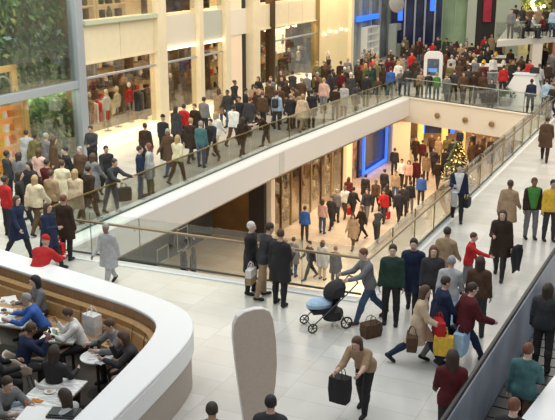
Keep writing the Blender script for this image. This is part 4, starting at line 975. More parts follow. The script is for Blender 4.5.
o = MB().prism([(p.x, p.y) for p in pl], .88, 1.0).build('cap', mat('white solid surface', (.84, .85, .86), .35), t); pl2 = [p + (sum(pl, Vector()) / 4 - p) * .04 for p in pl]
MB().prism([(p.x, p.y) for p in pl2], 0, .88).build('wall_core', mat('taupe panel', (.42, .36, .31), .5), t)

# ------------------------------------------------------------------ stands in the far hall
p = at(432, 92, 0); t = thing('display_pod', 'white arched display pod with a dark blue screen behind the far rail', 'kiosk', (p.x, p.y, 0), R(-12))
def arch(w, h, r, n=6): return [(-w / 2, 0), (-w / 2, h - r)] + [(-w / 2 + r - r * math.cos(a * math.pi / 2 / n), h - r + r * math.sin(a * math.pi / 2 / n)) for a in range(1, n + 1)] + [(w / 2 - r + r * math.sin(a * math.pi / 2 / n), h - r + r * math.cos(a * math.pi / 2 / n)) for a in range(n + 1)] + [(w / 2, 0)]
MB().add(*plate_prism(arch(1.05, 2.3, .3), -.25, .25)).build('shell', mat('glossy white', (.86, .86, .86), .25), t)
MB().box((0, -.26, 1.45), (.66, .04, .95), bev=.03).build('screen', mat('pod screen', (.10, .13, .18), .2, var=.5, scale=3), t); MB().box((0, -.285, 1.28), (.5, .02, .22), bev=.01).build('screen_image', mat('pod image', (.12, .28, .7), .3, emit=.5), t); MB().box((0, -.28, .8), (.8, .1, .06), bev=.01).build('shelf', STEEL, t)
p = at(527, 108, 0); p.y += .9; t = thing('information_desk', 'white angular information desk beside the far right end of the rail', 'desk', (p.x, p.y, 0), R(-28))
hexp = [(-.6, 0), (-.85, .8), (-.45, 1.6), (.55, 1.6), (.8, .8), (.55, 0)]
v, f = plate_prism(hexp, -.35, .45); MB().add(v, f).build('shell', mat('glossy white', (.86, .86, .86), .25), t); MB().box((.05, .05, 1.63), (1.2, .9, .06), bev=.02).build('desk_top', mat('pale blue top', (.6, .68, .74), .3), t); MB().box((.45, .2, 1.82), (.5, .06, .34), bev=.02, rx=.2).build('monitor', DARK, t)
p = at(489, 91, 0); t = thing('information_stand', 'grey framed display stand with dark screen left of the person in red', 'display stand', (p.x, p.y, 0), R(-10))
MB().box((0, 0, .75), (.95, .08, .7), bev=.02).build('frame', STEEL, t); MB().box((0, -.05, .75), (.8, .03, .55), bev=.01).build('screen', mat('stand screen', (.16, .18, .20), .25, var=.6, scale=4), t)
for sx in (-1, 1): MB().box((sx * .4, 0, .2), (.06, .06, .4)).build('post', STEEL, t); MB().box((sx * .4, 0, .015), (.1, .5, .03), bev=.01).build('foot', STEEL, t)
def counter(p, w, d, rz, label, top=WHITE, body=mat('brown counter', (.12, .07, .045), .5, var=.3, scale=4), items=(), iname='', canopy=False):
    t = thing('kiosk_counter', label, 'counter', (p.x, p.y, 0), rz); OBST.append((Vector((p.x, p.y, 0)), w / 2 + .3, d / 2 + .3, rz))
    MB().box((0, 0, .5), (w, d, 1.0), bev=.03).build('body', body, t); MB().box((0, 0, 1.03), (w + .1, d + .1, .06), bev=.015).build('worktop', top, t)
    if canopy:
        for sx in (-1, 1):
            for sy in (-1, 1): MB().tube([(sx * w * .46, sy * d * .4, 1.05), (sx * w * .46, sy * d * .4, 2.4)], .03, 6).build('post', STEEL, t)
        MB().box((0, 0, 2.45), (w + .3, d + .3, .14), bev=.03).build('canopy', mat('pale canopy', (.72, .72, .66), .5, emit=.12), t)
        MB().box((0, -d * .3, 2.36), (w * .8, .1, .04)).build('lamp', LAMPC, t)
    M = Matrix.Translation((p.x, p.y, 0)) @ Matrix.Rotation(rz, 4, 'Z')
    for i, c in enumerate(items):
        q = M @ Vector((-w / 2 + w * (i + .5) / len(items), -.1, 1.06)); o = MB().lathe([(0, 0), (.11, 0), (.14, .12), (.1, .26), (.05, .3), (0, .3)], n=10).build('jar', cloth(c), None, True); o.location = q
        tag(o, '%s jar on the %s, %s from its left end' % (c, iname, ('first', 'second', 'third', 'fourth', 'fifth', 'sixth', 'seventh', 'eighth')[i]), 'jar', 'jars on the ' + iname); MB().lathe([(0, .3), (.06, .3), (.06, .33), (0, .33)], n=8).build('lid', STEEL, o)
counter(at(502, 82, 0), 4.2, 1.2, R(-6), 'long brown kiosk counter with jars in the far hall', items=('cream', 'yellow', 'red', 'white', 'orange', 'cream', 'red'), iname='long brown kiosk counter')
counter(at(488, 72, 0), 3.4, 1.4, R(-6), 'second brown kiosk counter with yellow jars, left behind the long one', items=('yellow', 'cream', 'yellow', 'orange'), iname='low kiosk', canopy=False)
counter(at(459, 99, 0), 1.5, .8, R(-6), 'low cream stand just behind the far rail', top=mat('cream top', (.75, .66, .5), .4), body=mat('cream stand', (.66, .56, .40), .5, var=.2, scale=5))
OBST += [(at(432, 92, 0), .85, .6, 0), (at(527, 108, 0) + Vector((0, .9, 0)), 1.2, .75, R(-28)), (at(489, 91, 0), .7, .5, 0), (at(491, 106, 0) + Vector((0, .4, 0)), .75, .75, 0), (at(506, 106.5, 0) + Vector((0, .3, 0)), .75, .75, 0)]
p = at(491, 106, 0); t = thing('armchair', 'round black armchair behind the far rail', 'chair', (p.x, p.y + .4, 0), R(200))
MB().lathe([(.40, .12), (.46, .25), (.42, .4), (.0, .44)], n=20).build('seat', cloth('black'), t, True)
mb = MB(); v = []
for i in range(13):
    a = math.pi * (.05 + .9 * i / 12)
    for r, z in ((.40, .3), (.46, .75), (.5, .78), (.52, .3)): v.append((r * math.cos(a), r * math.sin(a), z))
mb.add(v, [(i * 4 + j, i * 4 + (j + 1) % 4, i * 4 + 4 + (j + 1) % 4, i * 4 + 4 + j) for i in range(12) for j in range(4)]); mb.build('backrest', cloth('black'), t, True)
for a in (.8, 2.3, 3.9, 5.4): MB().tube([(.3 * math.cos(a), .3 * math.sin(a), 0), (.3 * math.cos(a), .3 * math.sin(a), .2)], .025, 6).build('leg', STEEL, t)
p = at(506, 106.5, 0); t = thing('planter_bush', 'low dark green bush in a planter behind the far rail', 'plant', (p.x, p.y + .3, 0))
MB().lathe([(0, 0), (.28, 0), (.36, .32), (.3, .32), (0, .28)], n=16).build('planter', mat('grey planter', (.3, .3, .3), .5), t, True)
mb = MB()
for i in range(260):
    a, b = rng.uniform(0, 6.28), rng.uniform(.1, 1.5); r = rng.uniform(.25, .5); c = Vector((r * math.cos(a) * math.cos(b), r * math.sin(a) * math.cos(b), .35 + r * math.sin(b))); d = (c - Vector((0, 0, .3))).normalized() * .16; w = d.orthogonal().normalized() * .04
    mb.add([c, c + d * .5 + w, c + d, c + d * .5 - w], [(0, 1, 2, 3)])
o = mb.build('foliage', LEAF[:1], t); o['kind'] = 'stuff'
# ------------------------------------------------------------------ the people
GARM = {'jacket': 'jacket', 'coat': 'coat', 'shirt': 'sweater', 'puffer': 'padded jacket', 'tee': 'T-shirt'}
HAIRT = {'short': '%s hair', 'long': 'long %s hair', 'bob': '%s bob', 'bun': '%s bun', 'beanie': '%s hat', 'bald': 'bald head'}
def head_offset(pose, yaw, h):
    J = skeleton(pose); s = h / 1.745; q = J['head'] + J['hu'] * .115; x, y, z = q[0] * s, q[1] * s, (q[2] + J['dz']) * s
    c, sn_ = math.cos(R(yaw)), math.sin(R(yaw))
    return Vector((x * c - y * sn_, x * sn_ + y * c, z))
PLACED = []; LAB = ['']
VOID = [NV, NR, FR, FL, NM]
def near_void(p, m):
    ins = False
    for i in range(5):
        a, b = VOID[i], VOID[(i + 1) % 5]; d = b - a; q = Vector((p.x, p.y, 0))
        t = max(0, min(1, (q - a).dot(d) / d.dot(d)))
        if (q - a - d * t).length < m: return True
        if (a.y > q.y) != (b.y > q.y) and q.x < a.x + (q.y - a.y) / (b.y - a.y) * (b.x - a.x): ins = not ins
    return ins
def blocked(p):
    if abs(p.z) > .5: return False
    for c, w, d, rz in OBST:
        q = p - c; x = q.x * math.cos(rz) + q.y * math.sin(rz); y = -q.x * math.sin(rz) + q.y * math.cos(rz)
        if abs(x) < w and abs(y) < d: return True
    return False
def clear(loc, sit):
    """keeps people off the rails and out of one another: steps along the line of sight"""
    d = Vector((loc.x, loc.y, 0)).normalized(); base = loc.copy()
    def ok(p):
        if any(abs(p.z - q.z) < .5 and (p - q).length < .46 for q in PLACED): return False
        if blocked(p) or p.y > 68.5: return False
        if -1 < p.z < 1 and near_void(p, .32): return False
        return True
    for st in range(40):
        for sg in (1, -1):
            p = base + d * (.1 * st * sg)
            if ok(p): PLACED.append(p); return p
    PLACED.append(base); return base
def put(hx, hy, yaw, pose, top, style, legs, hair, hs, place, h=1.73, z=0., front=None, group=None, shoe='black', skin=None):
    o = head_offset(pose, yaw, h); q = at(hx, hy, z + o.z); loc = Vector((q.x - o.x, q.y - o.y, z))
    sit = POSES[pose].get('sit')
    if z == 0 and loc.y > 30:
        while near_void(loc, .34) and h > 1.5:
            h -= .03; o = head_offset(pose, yaw, h); q = at(hx, hy, o.z); loc = Vector((q.x - o.x, q.y - o.y, 0))
    loc = loc if (sit == 1 or place.startswith(('middle of the three', 'stooping behind the white', 'stooping beside'))) else clear(loc, sit)
    lab = 'person in %s %s%s, %s, %s' % (top, GARM[style], '' if sit else ' and %s trousers' % legs, HAIRT[hs] % hair if '%' in HAIRT[hs] else HAIRT[hs], place)
    w = lab.replace(',', '').split()
    if len(w) > 16: lab = 'person in %s %s, %s, %s' % (top, GARM[style], HAIRT[hs] % hair if '%' in HAIRT[hs] else HAIRT[hs], place)
    LAB[0] = lab
    return person(loc, yaw, pose, top, style, legs, hair, hs, h, lab, group, skin, front, shoe)
def bag_in(o, pose, i, c, label, w=.34, d=.14, h=.38, c2=None, name='shopping_bag'):
    p = hand(o, pose, i); return carrier((p.x, p.y, p.z - h - .16), o.rotation_euler.z + R(90), c, label, w, d, h, True, c2, None, name)
AW, TW = 155, -25   # walking away along the gallery / towards the viewer
G1 = 'shoppers crowding the left gallery'
# --- left gallery, from the near crowd to the far end
for a in [
 (26, 130, 178, 'stand', 'pale grey', 'coat', 'charcoal', 'dark', 'short', 'facing the lit yellow sweet shelf'),
 (35, 133, 150, 'walk', 'olive', 'jacket', 'black', 'dark', 'short', 'right of the pale coat at the sweet shelf'),
 (46, 133, 140, 'stand', 'grey', 'jacket', 'charcoal', 'grey', 'short', 'before the lower planted window'),
 (54, 137, 120, 'walkb', 'brown', 'coat', 'dark brown', 'brown', 'bob', 'before the shrubs behind the lower window'),
 (64, 147, -60, 'walk', 'black', 'coat', 'black', 'black', 'short', 'mid crowd below the shrubs'),
 (39, 148, 160, 'walk', 'pink', 'jacket', 'brown', 'brown', 'bob', 'in the middle of the left crowd'),
 (19, 152, 150, 'stand', 'grey', 'puffer', 'black', 'dark', 'long', 'left of the pink jacket in the crowd'),
 (7, 152, 130, 'stand', 'charcoal', 'jacket', 'black', 'black', 'short', 'below the lit yellow shelf at the edge'),
 (62, 160, 170, 'walk', 'cream', 'coat', 'brown', 'brown', 'short', 'left of the person in brown leather'),
 (79, 146, -20, 'stand', 'brown', 'jacket', 'dark brown', 'grey', 'short', 'under the grey column'),
 (75, 169, 165, 'walkb', 'beige', 'coat', 'brown', 'fair', 'bob', 'close to the brass post rail'),
 (51, 170, 155, 'stand', 'tan', 'jacket', 'brown', 'brown', 'short', 'left of the cream coat'),
 (35, 175, 160, 'walk', 'cream', 'puffer', 'brown', 'fair', 'long', 'just above the dark navy coats'),
 (5, 176, 140, 'stand', 'red', 'jacket', 'black', 'dark', 'short', 'at the left picture edge'),
 (20, 171, 100, 'walk', 'black', 'jacket', 'charcoal', 'dark', 'bob', 'right of the red jacket at the edge'),
 (17, 196, 60, 'walk', 'navy', 'coat', 'black', 'brown', 'long', 'beside the white parapet at left'),
 (63, 186, 160, 'stand', 'dark brown', 'coat', 'black', 'auburn', 'short', 'behind the woman with the red bag'),
 (89, 172, 150, 'walkb', 'dark brown', 'jacket', 'dark brown', 'dark', 'short', 'legs seen through the left rail'),
 (90, 126, -15, 'clasp', 'charcoal', 'jacket', 'black', 'dark', 'short', 'hands clasped by the first bright ledge'),
 (106, 146, 30, 'walk', 'black', 'coat', 'black', 'black', 'short', 'left of the person leaning at the rail'),
 (115, 159, 60, 'lean', 'charcoal', 'jacket', 'denim', 'dark', 'short', 'leaning at the left rail above a black bag'),
 (140, 146, 100, 'stand', 'navy', 'jacket', 'denim', 'dark', 'short', 'at the left rail facing the pale coat'),
 (148, 147, -95, 'stand', 'pale grey', 'coat', 'olive', 'auburn', 'bob', 'at the left rail facing the navy jacket'),
 (145, 123, 165, 'stand', 'dark brown', 'coat', 'black', 'dark', 'short', 'facing the bright window ledge'),
 (163, 115, 155, 'stand', 'black', 'jacket', 'black', 'black', 'beanie', 'before the wide cream column'),
 (167, 129, -30, 'walk', 'brown', 'coat', 'denim', 'grey', 'short', 'right of the couple at the left rail'),
 (178, 135, 150, 'walkb', 'cream', 'jacket', 'brown', 'fair', 'bob', 'between two dark coats near the left rail'),
 (191, 118, 155, 'walk', 'dark brown', 'coat', 'charcoal', 'fair', 'short', 'blond above dark coat by the rail'),
 (201, 121, 155, 'stand', 'teal', 'jacket', 'denim', 'grey', 'short', 'right of the blond person by the rail'),
 (210, 119, -25, 'walkb', 'black', 'jacket', 'charcoal', 'black', 'short', 'below the person in white'),
 (216, 112, 155, 'walk', 'white', 'jacket', 'beige', 'fair', 'bob', 'under the second cream column'),
 (204, 97, 155, 'stand', 'grey', 'jacket', 'black', 'dark', 'short', 'at the second shop window'),
 (219, 88, 160, 'stand', 'tan', 'coat', 'denim', 'brown', 'long', 'before the thin cream column'),
 (227, 90, -30, 'walk', 'charcoal', 'jacket', 'denim', 'dark', 'short', 'right of the tan coat'),
 (234, 105, 150, 'walkb', 'white', 'puffer', 'brown', 'dark', 'short', 'left of the dark huddle'),
 (246, 88, 100, 'stand', 'black', 'jacket', 'black', 'black', 'short', 'left in the dark huddle'),
 (255, 86, -90, 'hold', 'burgundy', 'coat', 'black', 'dark', 'short', 'right in the dark huddle'),
 (250, 97, 155, 'walk', 'charcoal', 'puffer', 'charcoal', 'brown', 'short', 'centre of the dark huddle'),
 (243, 117, 155, 'walk', 'dark brown', 'jacket', 'black', 'dark', 'bob', 'below the dark huddle'),
 (258, 113, -70, 'bend', 'dark brown', 'jacket', 'charcoal', 'dark', 'short', 'stooping at the left rail'),
 (277, 91, 160, 'stand', 'pale blue', 'shirt', 'charcoal', 'dark', 'short', 'with a dark pack on the back'),
 (287, 80, 150, 'walk', 'dark brown', 'coat', 'black', 'brown', 'bob', 'behind the pale blue sweater'),
 (297, 90, 160, 'stand', 'tan', 'coat', 'brown', 'brown', 'long', 'left of the small child at the rail'),
 (303, 94, 150, 'walk', 'beige', 'coat', 'beige', 'fair', 'short', 'right beside the tan coat'),
 (307, 73, 160, 'walkb', 'grey', 'jacket', 'charcoal', 'grey', 'short', 'before the far bright window'),
 (270, 80, 155, 'stand', 'brown', 'jacket', 'black', 'brown', 'short', 'under the widest far cream column'),
 (262, 88, -25, 'walk', 'charcoal', 'jacket', 'dark brown', 'black', 'short', 'left of the pale blue sweater'),
 (312, 90, 155, 'stand', 'black', 'coat', 'black', 'black', 'short', 'left of the pale top at the rail'),
 (324, 78, 160, 'stand', 'pink', 'shirt', 'grey', 'fair', 'short', 'pale top in front of the cream wall'),
 (333, 69, 150, 'walk', 'charcoal', 'jacket', 'black', 'dark', 'short', 'under the lit cream wall'),
 (336, 86, 155, 'stand', 'dark brown', 'jacket', 'black', 'dark', 'short', 'right of the pale pink top'),
 (344, 83, -30, 'stand', 'pale grey', 'coat', 'brown', 'brown', 'bob', 'at the rail past the pink top'),
 (345, 67, 155, 'walk', 'black', 'jacket', 'black', 'white', 'short', 'at the right edge of the cream wall'),
 (351, 73, 160, 'walkb', 'charcoal', 'coat', 'charcoal', 'white', 'beanie', 'white hat among dark coats'),
 (364, 61, -40, 'stand', 'red', 'jacket', 'black', 'dark', 'short', 'left of the two in red by the cabinet'),
 (373, 58, -20, 'walk', 'red', 'coat', 'dark brown', 'dark', 'short', 'right of the two in red by the cabinet'),
 (367, 73, 155, 'stand', 'black', 'puffer', 'black', 'black', 'short', 'broad black back below the red pair'),
 (378, 77, -25, 'walk', 'brown', 'jacket', 'charcoal', 'brown', 'bob', 'right of the broad black back'),
 (357, 85, 155, 'walk', 'charcoal', 'coat', 'teal', 'dark', 'short', 'behind the rail below the white hat'),
 (391, 67, 170, 'stand', 'blue', 'shirt', 'teal', 'dark', 'short', 'at the far left rail corner'),
 (399, 61, 150, 'walk', 'white', 'jacket', 'tan', 'fair', 'short', 'right of the blue sweater'),
 (384, 66, 155, 'walkb', 'dark brown', 'coat', 'black', 'dark', 'bob', 'left of the blue sweater'),
 (341, 61, 155, 'stand', 'dark brown', 'jacket', 'charcoal', 'brown', 'short', 'against the lit cream wall'),
 (317, 70, 155, 'walk', 'dark brown', 'coat', 'black', 'dark', 'short', 'before the brass wall joint'),
 (293, 71, 155, 'walkb', 'charcoal', 'jacket', 'black', 'dark', 'short', 'before the far bright window ledge'),
 (281, 70, -25, 'walk', 'brown', 'coat', 'black', 'auburn', 'bob', 'at the left end of the far bright window'),
 (239, 97, -25, 'walk', 'black', 'jacket', 'charcoal', 'dark', 'short', 'left of the huddle under the portal'),
 (184, 104, 155, 'stand', 'red', 'jacket', 'black', 'dark', 'short', 'close to the second shop window'),
 (176, 106, 150, 'stand', 'charcoal', 'coat', 'black', 'dark', 'bob', 'left of the red jacket at the window'),
 (194, 104, -30, 'walk', 'dark brown', 'jacket', 'black', 'brown', 'short', 'right of the red jacket at the window'),
 (47, 159, 155, 'walkb', 'burgundy', 'jacket', 'charcoal', 'dark', 'short', 'inside the left crowd below the pink jacket'),
 (28, 162, -30, 'walk', 'black', 'puffer', 'black', 'black', 'bob', 'left of the burgundy jacket in the crowd'),
 (93, 153, 150, 'walk', 'grey', 'coat', 'black', 'brown', 'bob', 'right of the brown leather jacket'),
]: put(*a, group=G1)
o = put(48, 203, 70, 'carry', 'navy', 'coat', 'black', 'brown', 'long', 'with red bag beside the white parapet'); bag_in(o, 'carry', 0, 'red', 'bright red shopping bag held beside the bronze handrail end', .34, .16, .4)
put(46, 236, 165, 'bend', 'red', 'puffer', 'black', 'red', 'beanie', 'stooping behind the white parapet', h=1.8)
put(304, 99, 150, 'stand', 'turquoise', 'tee', 'pale grey', 'dark', 'short', 'small child at the left rail', h=1.3)
put(105, 224, -25, 'walk', 'pale grey', 'coat', 'pale grey', 'grey', 'short', 'pale figure in the corner of the near rail', h=1.6)
q = at(123, 203, 0); o = carrier((q.x, q.y + .3, 0), .4, 'black', 'black bag standing on the floor against the left rail', .45, .22, .42, True, None, None, 'bag')
def backpack(o, pose, c, label):
    J = skeleton(pose); M = Matrix.LocRotScale(o.location, o.rotation_euler, o.scale)
    b = MB().box((0, 0, .21), (.30, .15, .42), bev=.06).build('backpack', cloth(c), None, True); b.location = M @ Vector((0, J['chest'][1] + .215, J['chest'][2] + J['dz'] - .27)); b.rotation_euler = o.rotation_euler
    MB().box((0, .09, .14), (.22, .06, .2), bev=.025).build('front_pocket', cloth(c), b, True)
    for sx in (-.09, .09): MB().tube([(sx, -.07, .38), (sx, -.14, .46), (sx, -.26, .42), (sx * 1.15, -.33, .28)], .016, 6).build('strap', cloth(c), b, True)
    tag(b, label, 'backpack')
for o in [o for o in COL.objects if o.get('label', '').endswith('with a dark pack on the back')]: backpack(o, 'stand', 'charcoal', 'dark backpack on the person in the pale blue sweater')
# the rest of the dense crowd on the gallery
XC = random.Random(21)
def fill(n_, region, place, group, z=0., seed=0):
    made = 0; tries = 0
    while made < n_ and tries < 2000:
        tries += 1
        p, pl = region()
        if any(abs(q.z - z) < .5 and (p - q).length < .55 for q in PLACED) or blocked(p): continue
        top = XC.choice(['black', 'charcoal', 'dark brown', 'navy', 'brown', 'grey', 'burgundy', 'olive', 'black', 'dark brown', 'tan', 'dark green'])
        sty = XC.choice(['jacket', 'coat', 'puffer', 'jacket', 'coat']); lg = XC.choice(['black', 'charcoal', 'denim', 'dark brown', 'grey']); hr = XC.choice(['black', 'dark', 'brown', 'auburn', 'grey', 'fair']); hs = XC.choice(['short', 'short', 'bob', 'long', 'bun'])
        lab = 'person in %s %s and %s trousers, %s, %s' % (top, GARM[sty], lg, HAIRT[hs] % hr, pl)
        if lab in LABELS or len(lab.replace(',', '').split()) > 16: continue
        PLACED.append(p.copy()); made += 1
        person(p, XC.choice([AW, AW, TW, TW, 60, -120]) + XC.uniform(-20, 20), XC.choice(['walk', 'walkb', 'stand', 'walk', 'phone', 'carry']), top, sty, lg, hr, hs, XC.uniform(1.62, 1.82), lab, group)
def gal():
    s = XC.uniform(16, 39); n = XC.uniform(1.6, 5.9)
    pl = 'by the planted window' if s < 10 else 'by the first ledge' if s < 15 else 'by second window' if s < 20 else 'by the lit portal' if s < 26 else 'by the far bright window' if s < 33 else 'by the lit cream wall'
    return P(s, n), pl
fill(40, gal, '', G1)
# --- behind the far rail
G2 = 'shoppers in the far hall'
for a in [
 (408, 66, 160, 'stand', 'charcoal', 'jacket', 'denim', 'dark', 'short', 'in dark jacket behind the far rail corner'),
 (421, 75, -10, 'stand', 'tan', 'jacket', 'olive', 'brown', 'bob', 'left of the display pod at the rail'),
 (429, 76, 170, 'stand', 'black', 'jacket', 'denim', 'black', 'short', 'before the display pod screen'),
 (437, 75, 175, 'stand', 'green', 'shirt', 'denim', 'fair', 'short', 'before the right side of the display pod'),
 (412, 52, -20, 'walk', 'red', 'jacket', 'black', 'dark', 'short', 'under the dark blue lit block'),
 (433, 42, -20, 'walk', 'red', 'jacket', 'black', 'dark', 'short', 'at the foot of the green glass wall'),
 (452, 55, 165, 'stand', 'pale grey', 'coat', 'charcoal', 'grey', 'short', 'pale back right of the display pod'),
 (447, 77, -20, 'walk', 'grey', 'coat', 'charcoal', 'brown', 'short', 'at the rail right of the display pod'),
 (474, 71, 170, 'stand', 'dark brown', 'jacket', 'charcoal', 'dark', 'short', 'standing full height behind the far rail'),
 (504, 65, 175, 'stand', 'red', 'shirt', 'black', 'dark', 'short', 'before the long brown kiosk counter'),
 (492, 80, -20, 'stand', 'charcoal', 'coat', 'charcoal', 'black', 'bob', 'behind the round black armchair'),
 (532, 79, 170, 'stand', 'navy', 'jacket', 'charcoal', 'black', 'short', 'at the white information desk'),
 (547, 79, -170, 'stand', 'pale blue', 'shirt', 'navy', 'dark', 'short', 'right of the information desk'),
 (530, 60, -40, 'walk', 'red', 'coat', 'black', 'dark', 'short', 'left of the pale pillar under the raised deck'),
 (553, 84, -60, 'walk', 'black', 'jacket', 'black', 'dark', 'short', 'at the right picture edge by the desk'),
 (395, 57, -25, 'walk', 'brown', 'coat', 'black', 'dark', 'bob', 'below the left blue neon strip'),
 (404, 55, 150, 'stand', 'charcoal', 'jacket', 'black', 'dark', 'short', 'between the blue neon strips'),
 (416, 58, 155, 'walk', 'dark brown', 'coat', 'black', 'brown', 'short', 'left behind the display pod'),
 (443, 62, -20, 'walkb', 'brown', 'jacket', 'black', 'brown', 'bob', 'right behind the display pod'),
 (441, 50, 155, 'stand', 'charcoal', 'coat', 'charcoal', 'dark', 'short', 'below the left part of the green wall'),
 (447, 46, 150, 'walk', 'dark brown', 'jacket', 'black', 'brown', 'short', 'below the middle of the green wall'),
 (455, 47, -30, 'walk', 'black', 'coat', 'black', 'dark', 'bob', 'below the right part of the green wall'),
 (461, 44, 150, 'stand', 'tan', 'jacket', 'brown', 'white', 'short', 'pale head below the pale jamb'),
 (466, 47, -25, 'walk', 'charcoal', 'jacket', 'black', 'black', 'short', 'left below the red banner'),
 (472, 43, 155, 'walk', 'dark brown', 'coat', 'charcoal', 'dark', 'short', 'straight below the red banner'),
 (478, 45, -30, 'walkb', 'burgundy', 'jacket', 'black', 'dark', 'short', 'right below the red banner'),
 (460, 61, 150, 'walk', 'brown', 'coat', 'black', 'brown', 'long', 'centre of the far crowd'),
 (468, 60, -25, 'stand', 'dark brown', 'jacket', 'black', 'dark', 'short', 'right of centre of the far crowd'),
 (455, 70, 155, 'walkb', 'charcoal', 'jacket', 'dark brown', 'brown', 'short', 'above the person seated on the floor'),
 (464, 72, -20, 'walk', 'brown', 'puffer', 'black', 'dark', 'bob', 'left of the figure standing full height'),
 (476, 58, 150, 'stand', 'grey', 'jacket', 'black', 'grey', 'short', 'left of the second kiosk counter'),
 (483, 63, -20, 'stand', 'burgundy', 'coat', 'black', 'dark', 'short', 'before the second kiosk counter'),
 (494, 55, 10, 'stand', 'white', 'shirt', 'black', 'dark', 'short', 'serving behind the second kiosk counter'),
 (513, 60, 10, 'stand', 'black', 'shirt', 'black', 'dark', 'short', 'behind the long brown counter'),
 (522, 56, 160, 'walk', 'charcoal', 'jacket', 'black', 'black', 'short', 'under the edge of the raised deck'),
 (545, 47, -30, 'stand', 'black', 'jacket', 'black', 'dark', 'short', 'under the deck right of the pillar'),
 (552, 54, -20, 'walk', 'grey', 'coat', 'charcoal', 'grey', 'short', 'under the deck at the picture edge'),
 (549, 62, 150, 'walkb', 'dark brown', 'jacket', 'black', 'brown', 'short', 'right of the pale deck pillar'),
 (485, 36, -20, 'walk', 'red', 'jacket', 'black', 'dark', 'bob', 'below the yellow plant shop'),
 (492, 33, 150, 'walk', 'tan', 'coat', 'brown', 'fair', 'short', 'below the plants in the yellow shop'),
 (499, 34, -20, 'stand', 'cream', 'jacket', 'black', 'dark', 'short', 'right below the yellow plant shop'),
 (401, 72, 155, 'walk', 'grey', 'jacket', 'black', 'grey', 'short', 'right behind the white jacket at the corner'),
 (425, 50, 155, 'walk', 'charcoal', 'coat', 'black', 'dark', 'bob', 'below the right blue neon strip'),
 (482, 51, 155, 'walk', 'black', 'jacket', 'black', 'brown', 'bob', 'above the second kiosk counter'),
 (438, 55, -25, 'stand', 'dark brown', 'puffer', 'black', 'dark', 'short', 'just above the display pod'),
 (446, 54, 155, 'walkb', 'burgundy', 'coat', 'black', 'brown', 'long', 'left of the pale back by the pod'),
 (451, 63, 150, 'stand', 'olive', 'jacket', 'black', 'dark', 'short', 'below the pale back by the pod'),
 (458, 54, -20, 'walk', 'charcoal', 'puffer', 'black', 'auburn', 'bob', 'right of the pale back by the pod'),
 (463, 53, 155, 'stand', 'brown', 'jacket', 'charcoal', 'black', 'short', 'mid far crowd above the long haired one'),
 (470, 52, -20, 'walkb', 'dark brown', 'coat', 'black', 'black', 'bob', 'mid far crowd under the doorway'),
 (474, 50, 150, 'walk', 'tan', 'jacket', 'black', 'dark', 'short', 'mid far crowd under the red banner'),
 (488, 47, -20, 'stand', 'black', 'coat', 'charcoal', 'grey', 'short', 'under the raised deck left corner'),
 (436, 47, 155, 'walk', 'brown', 'coat', 'charcoal', 'dark', 'long', 'below the left mullions of the green wall'),
 (451, 42, -20, 'stand', 'charcoal', 'jacket', 'charcoal', 'brown', 'short', 'farthest left below the green wall'),
 (457, 41, 155, 'stand', 'burgundy', 'jacket', 'black', 'black', 'bob', 'farthest in red-brown below the green wall'),
 (469, 67, 155, 'walk', 'charcoal', 'jacket', 'denim', 'dark', 'short', 'left beside the full height figure'),
 (483, 76, -25, 'walk', 'brown', 'coat', 'black', 'dark', 'short', 'right beside the full height figure'),
 (480, 70, 150, 'stand', 'dark brown', 'jacket', 'black', 'brown', 'bob', 'before the framed display stand'),
 (519, 66, -20, 'walk', 'brown', 'jacket', 'black', 'dark', 'short', 'right end of the long brown counter'),
 (524, 70, 155, 'stand', 'charcoal', 'coat', 'black', 'auburn', 'bob', 'left above the white information desk'),
 (540, 64, 150, 'walk', 'pale grey', 'jacket', 'denim', 'dark', 'short', 'right beside the pale deck pillar'),
 (511, 49, 155, 'stand', 'dark brown', 'coat', 'black', 'dark', 'short', 'in the shade below the deck edge'),
 (531, 50, -20, 'walkb', 'charcoal', 'jacket', 'black', 'brown', 'short', 'below the deck left of the pillar'),
 (419, 66, 150, 'walk', 'charcoal', 'jacket', 'black', 'dark', 'long', 'directly left of the display pod'),
 (389, 57, -25, 'walk', 'burgundy', 'jacket', 'charcoal', 'dark', 'short', 'under the left blue neon strip'),
 (381, 60, 155, 'stand', 'black', 'coat', 'black', 'brown', 'short', 'before the grey green display cabinet'),
 (359, 65, 155, 'walkb', 'dark brown', 'jacket', 'black', 'dark', 'bob', 'left beside the red pair'),
]: put(*a, group=G2)
def farhall():
    x = XC.uniform(8.6, 19.5); y = XC.uniform(52, 67)
    q = Vector((x, y, 0)); e = (FR - FL).normalized(); k = Vector((-e.y, e.x, 0))
    if (q - FL).dot(k) < 1 or 12.4 < x < 18.5 and 56 < y < 61: q = Vector((XC.uniform(9, 13), XC.uniform(57, 67), 0))
    px = 277.5 + F * q.x / (q.y * math.cos(TH) + HC * math.sin(TH))
    pl = 'before the dark blue block' if px < 428 else 'before the green glass wall' if px < 464 else 'before the dark doorway' if px < 485 else 'below the raised deck'
    return q, pl
fill(30, farhall, '', G2)
put(463, 82, 60, 'sitfloor', 'blue', 'jacket', 'denim', 'dark', 'short', 'seated on the floor behind the far rail')
q = at(452, 101, 0); carrier((q.x, q.y + .6, 0), .2, 'red', 'red bag on the floor beside the person seated behind the far rail', .4, .25, .4)
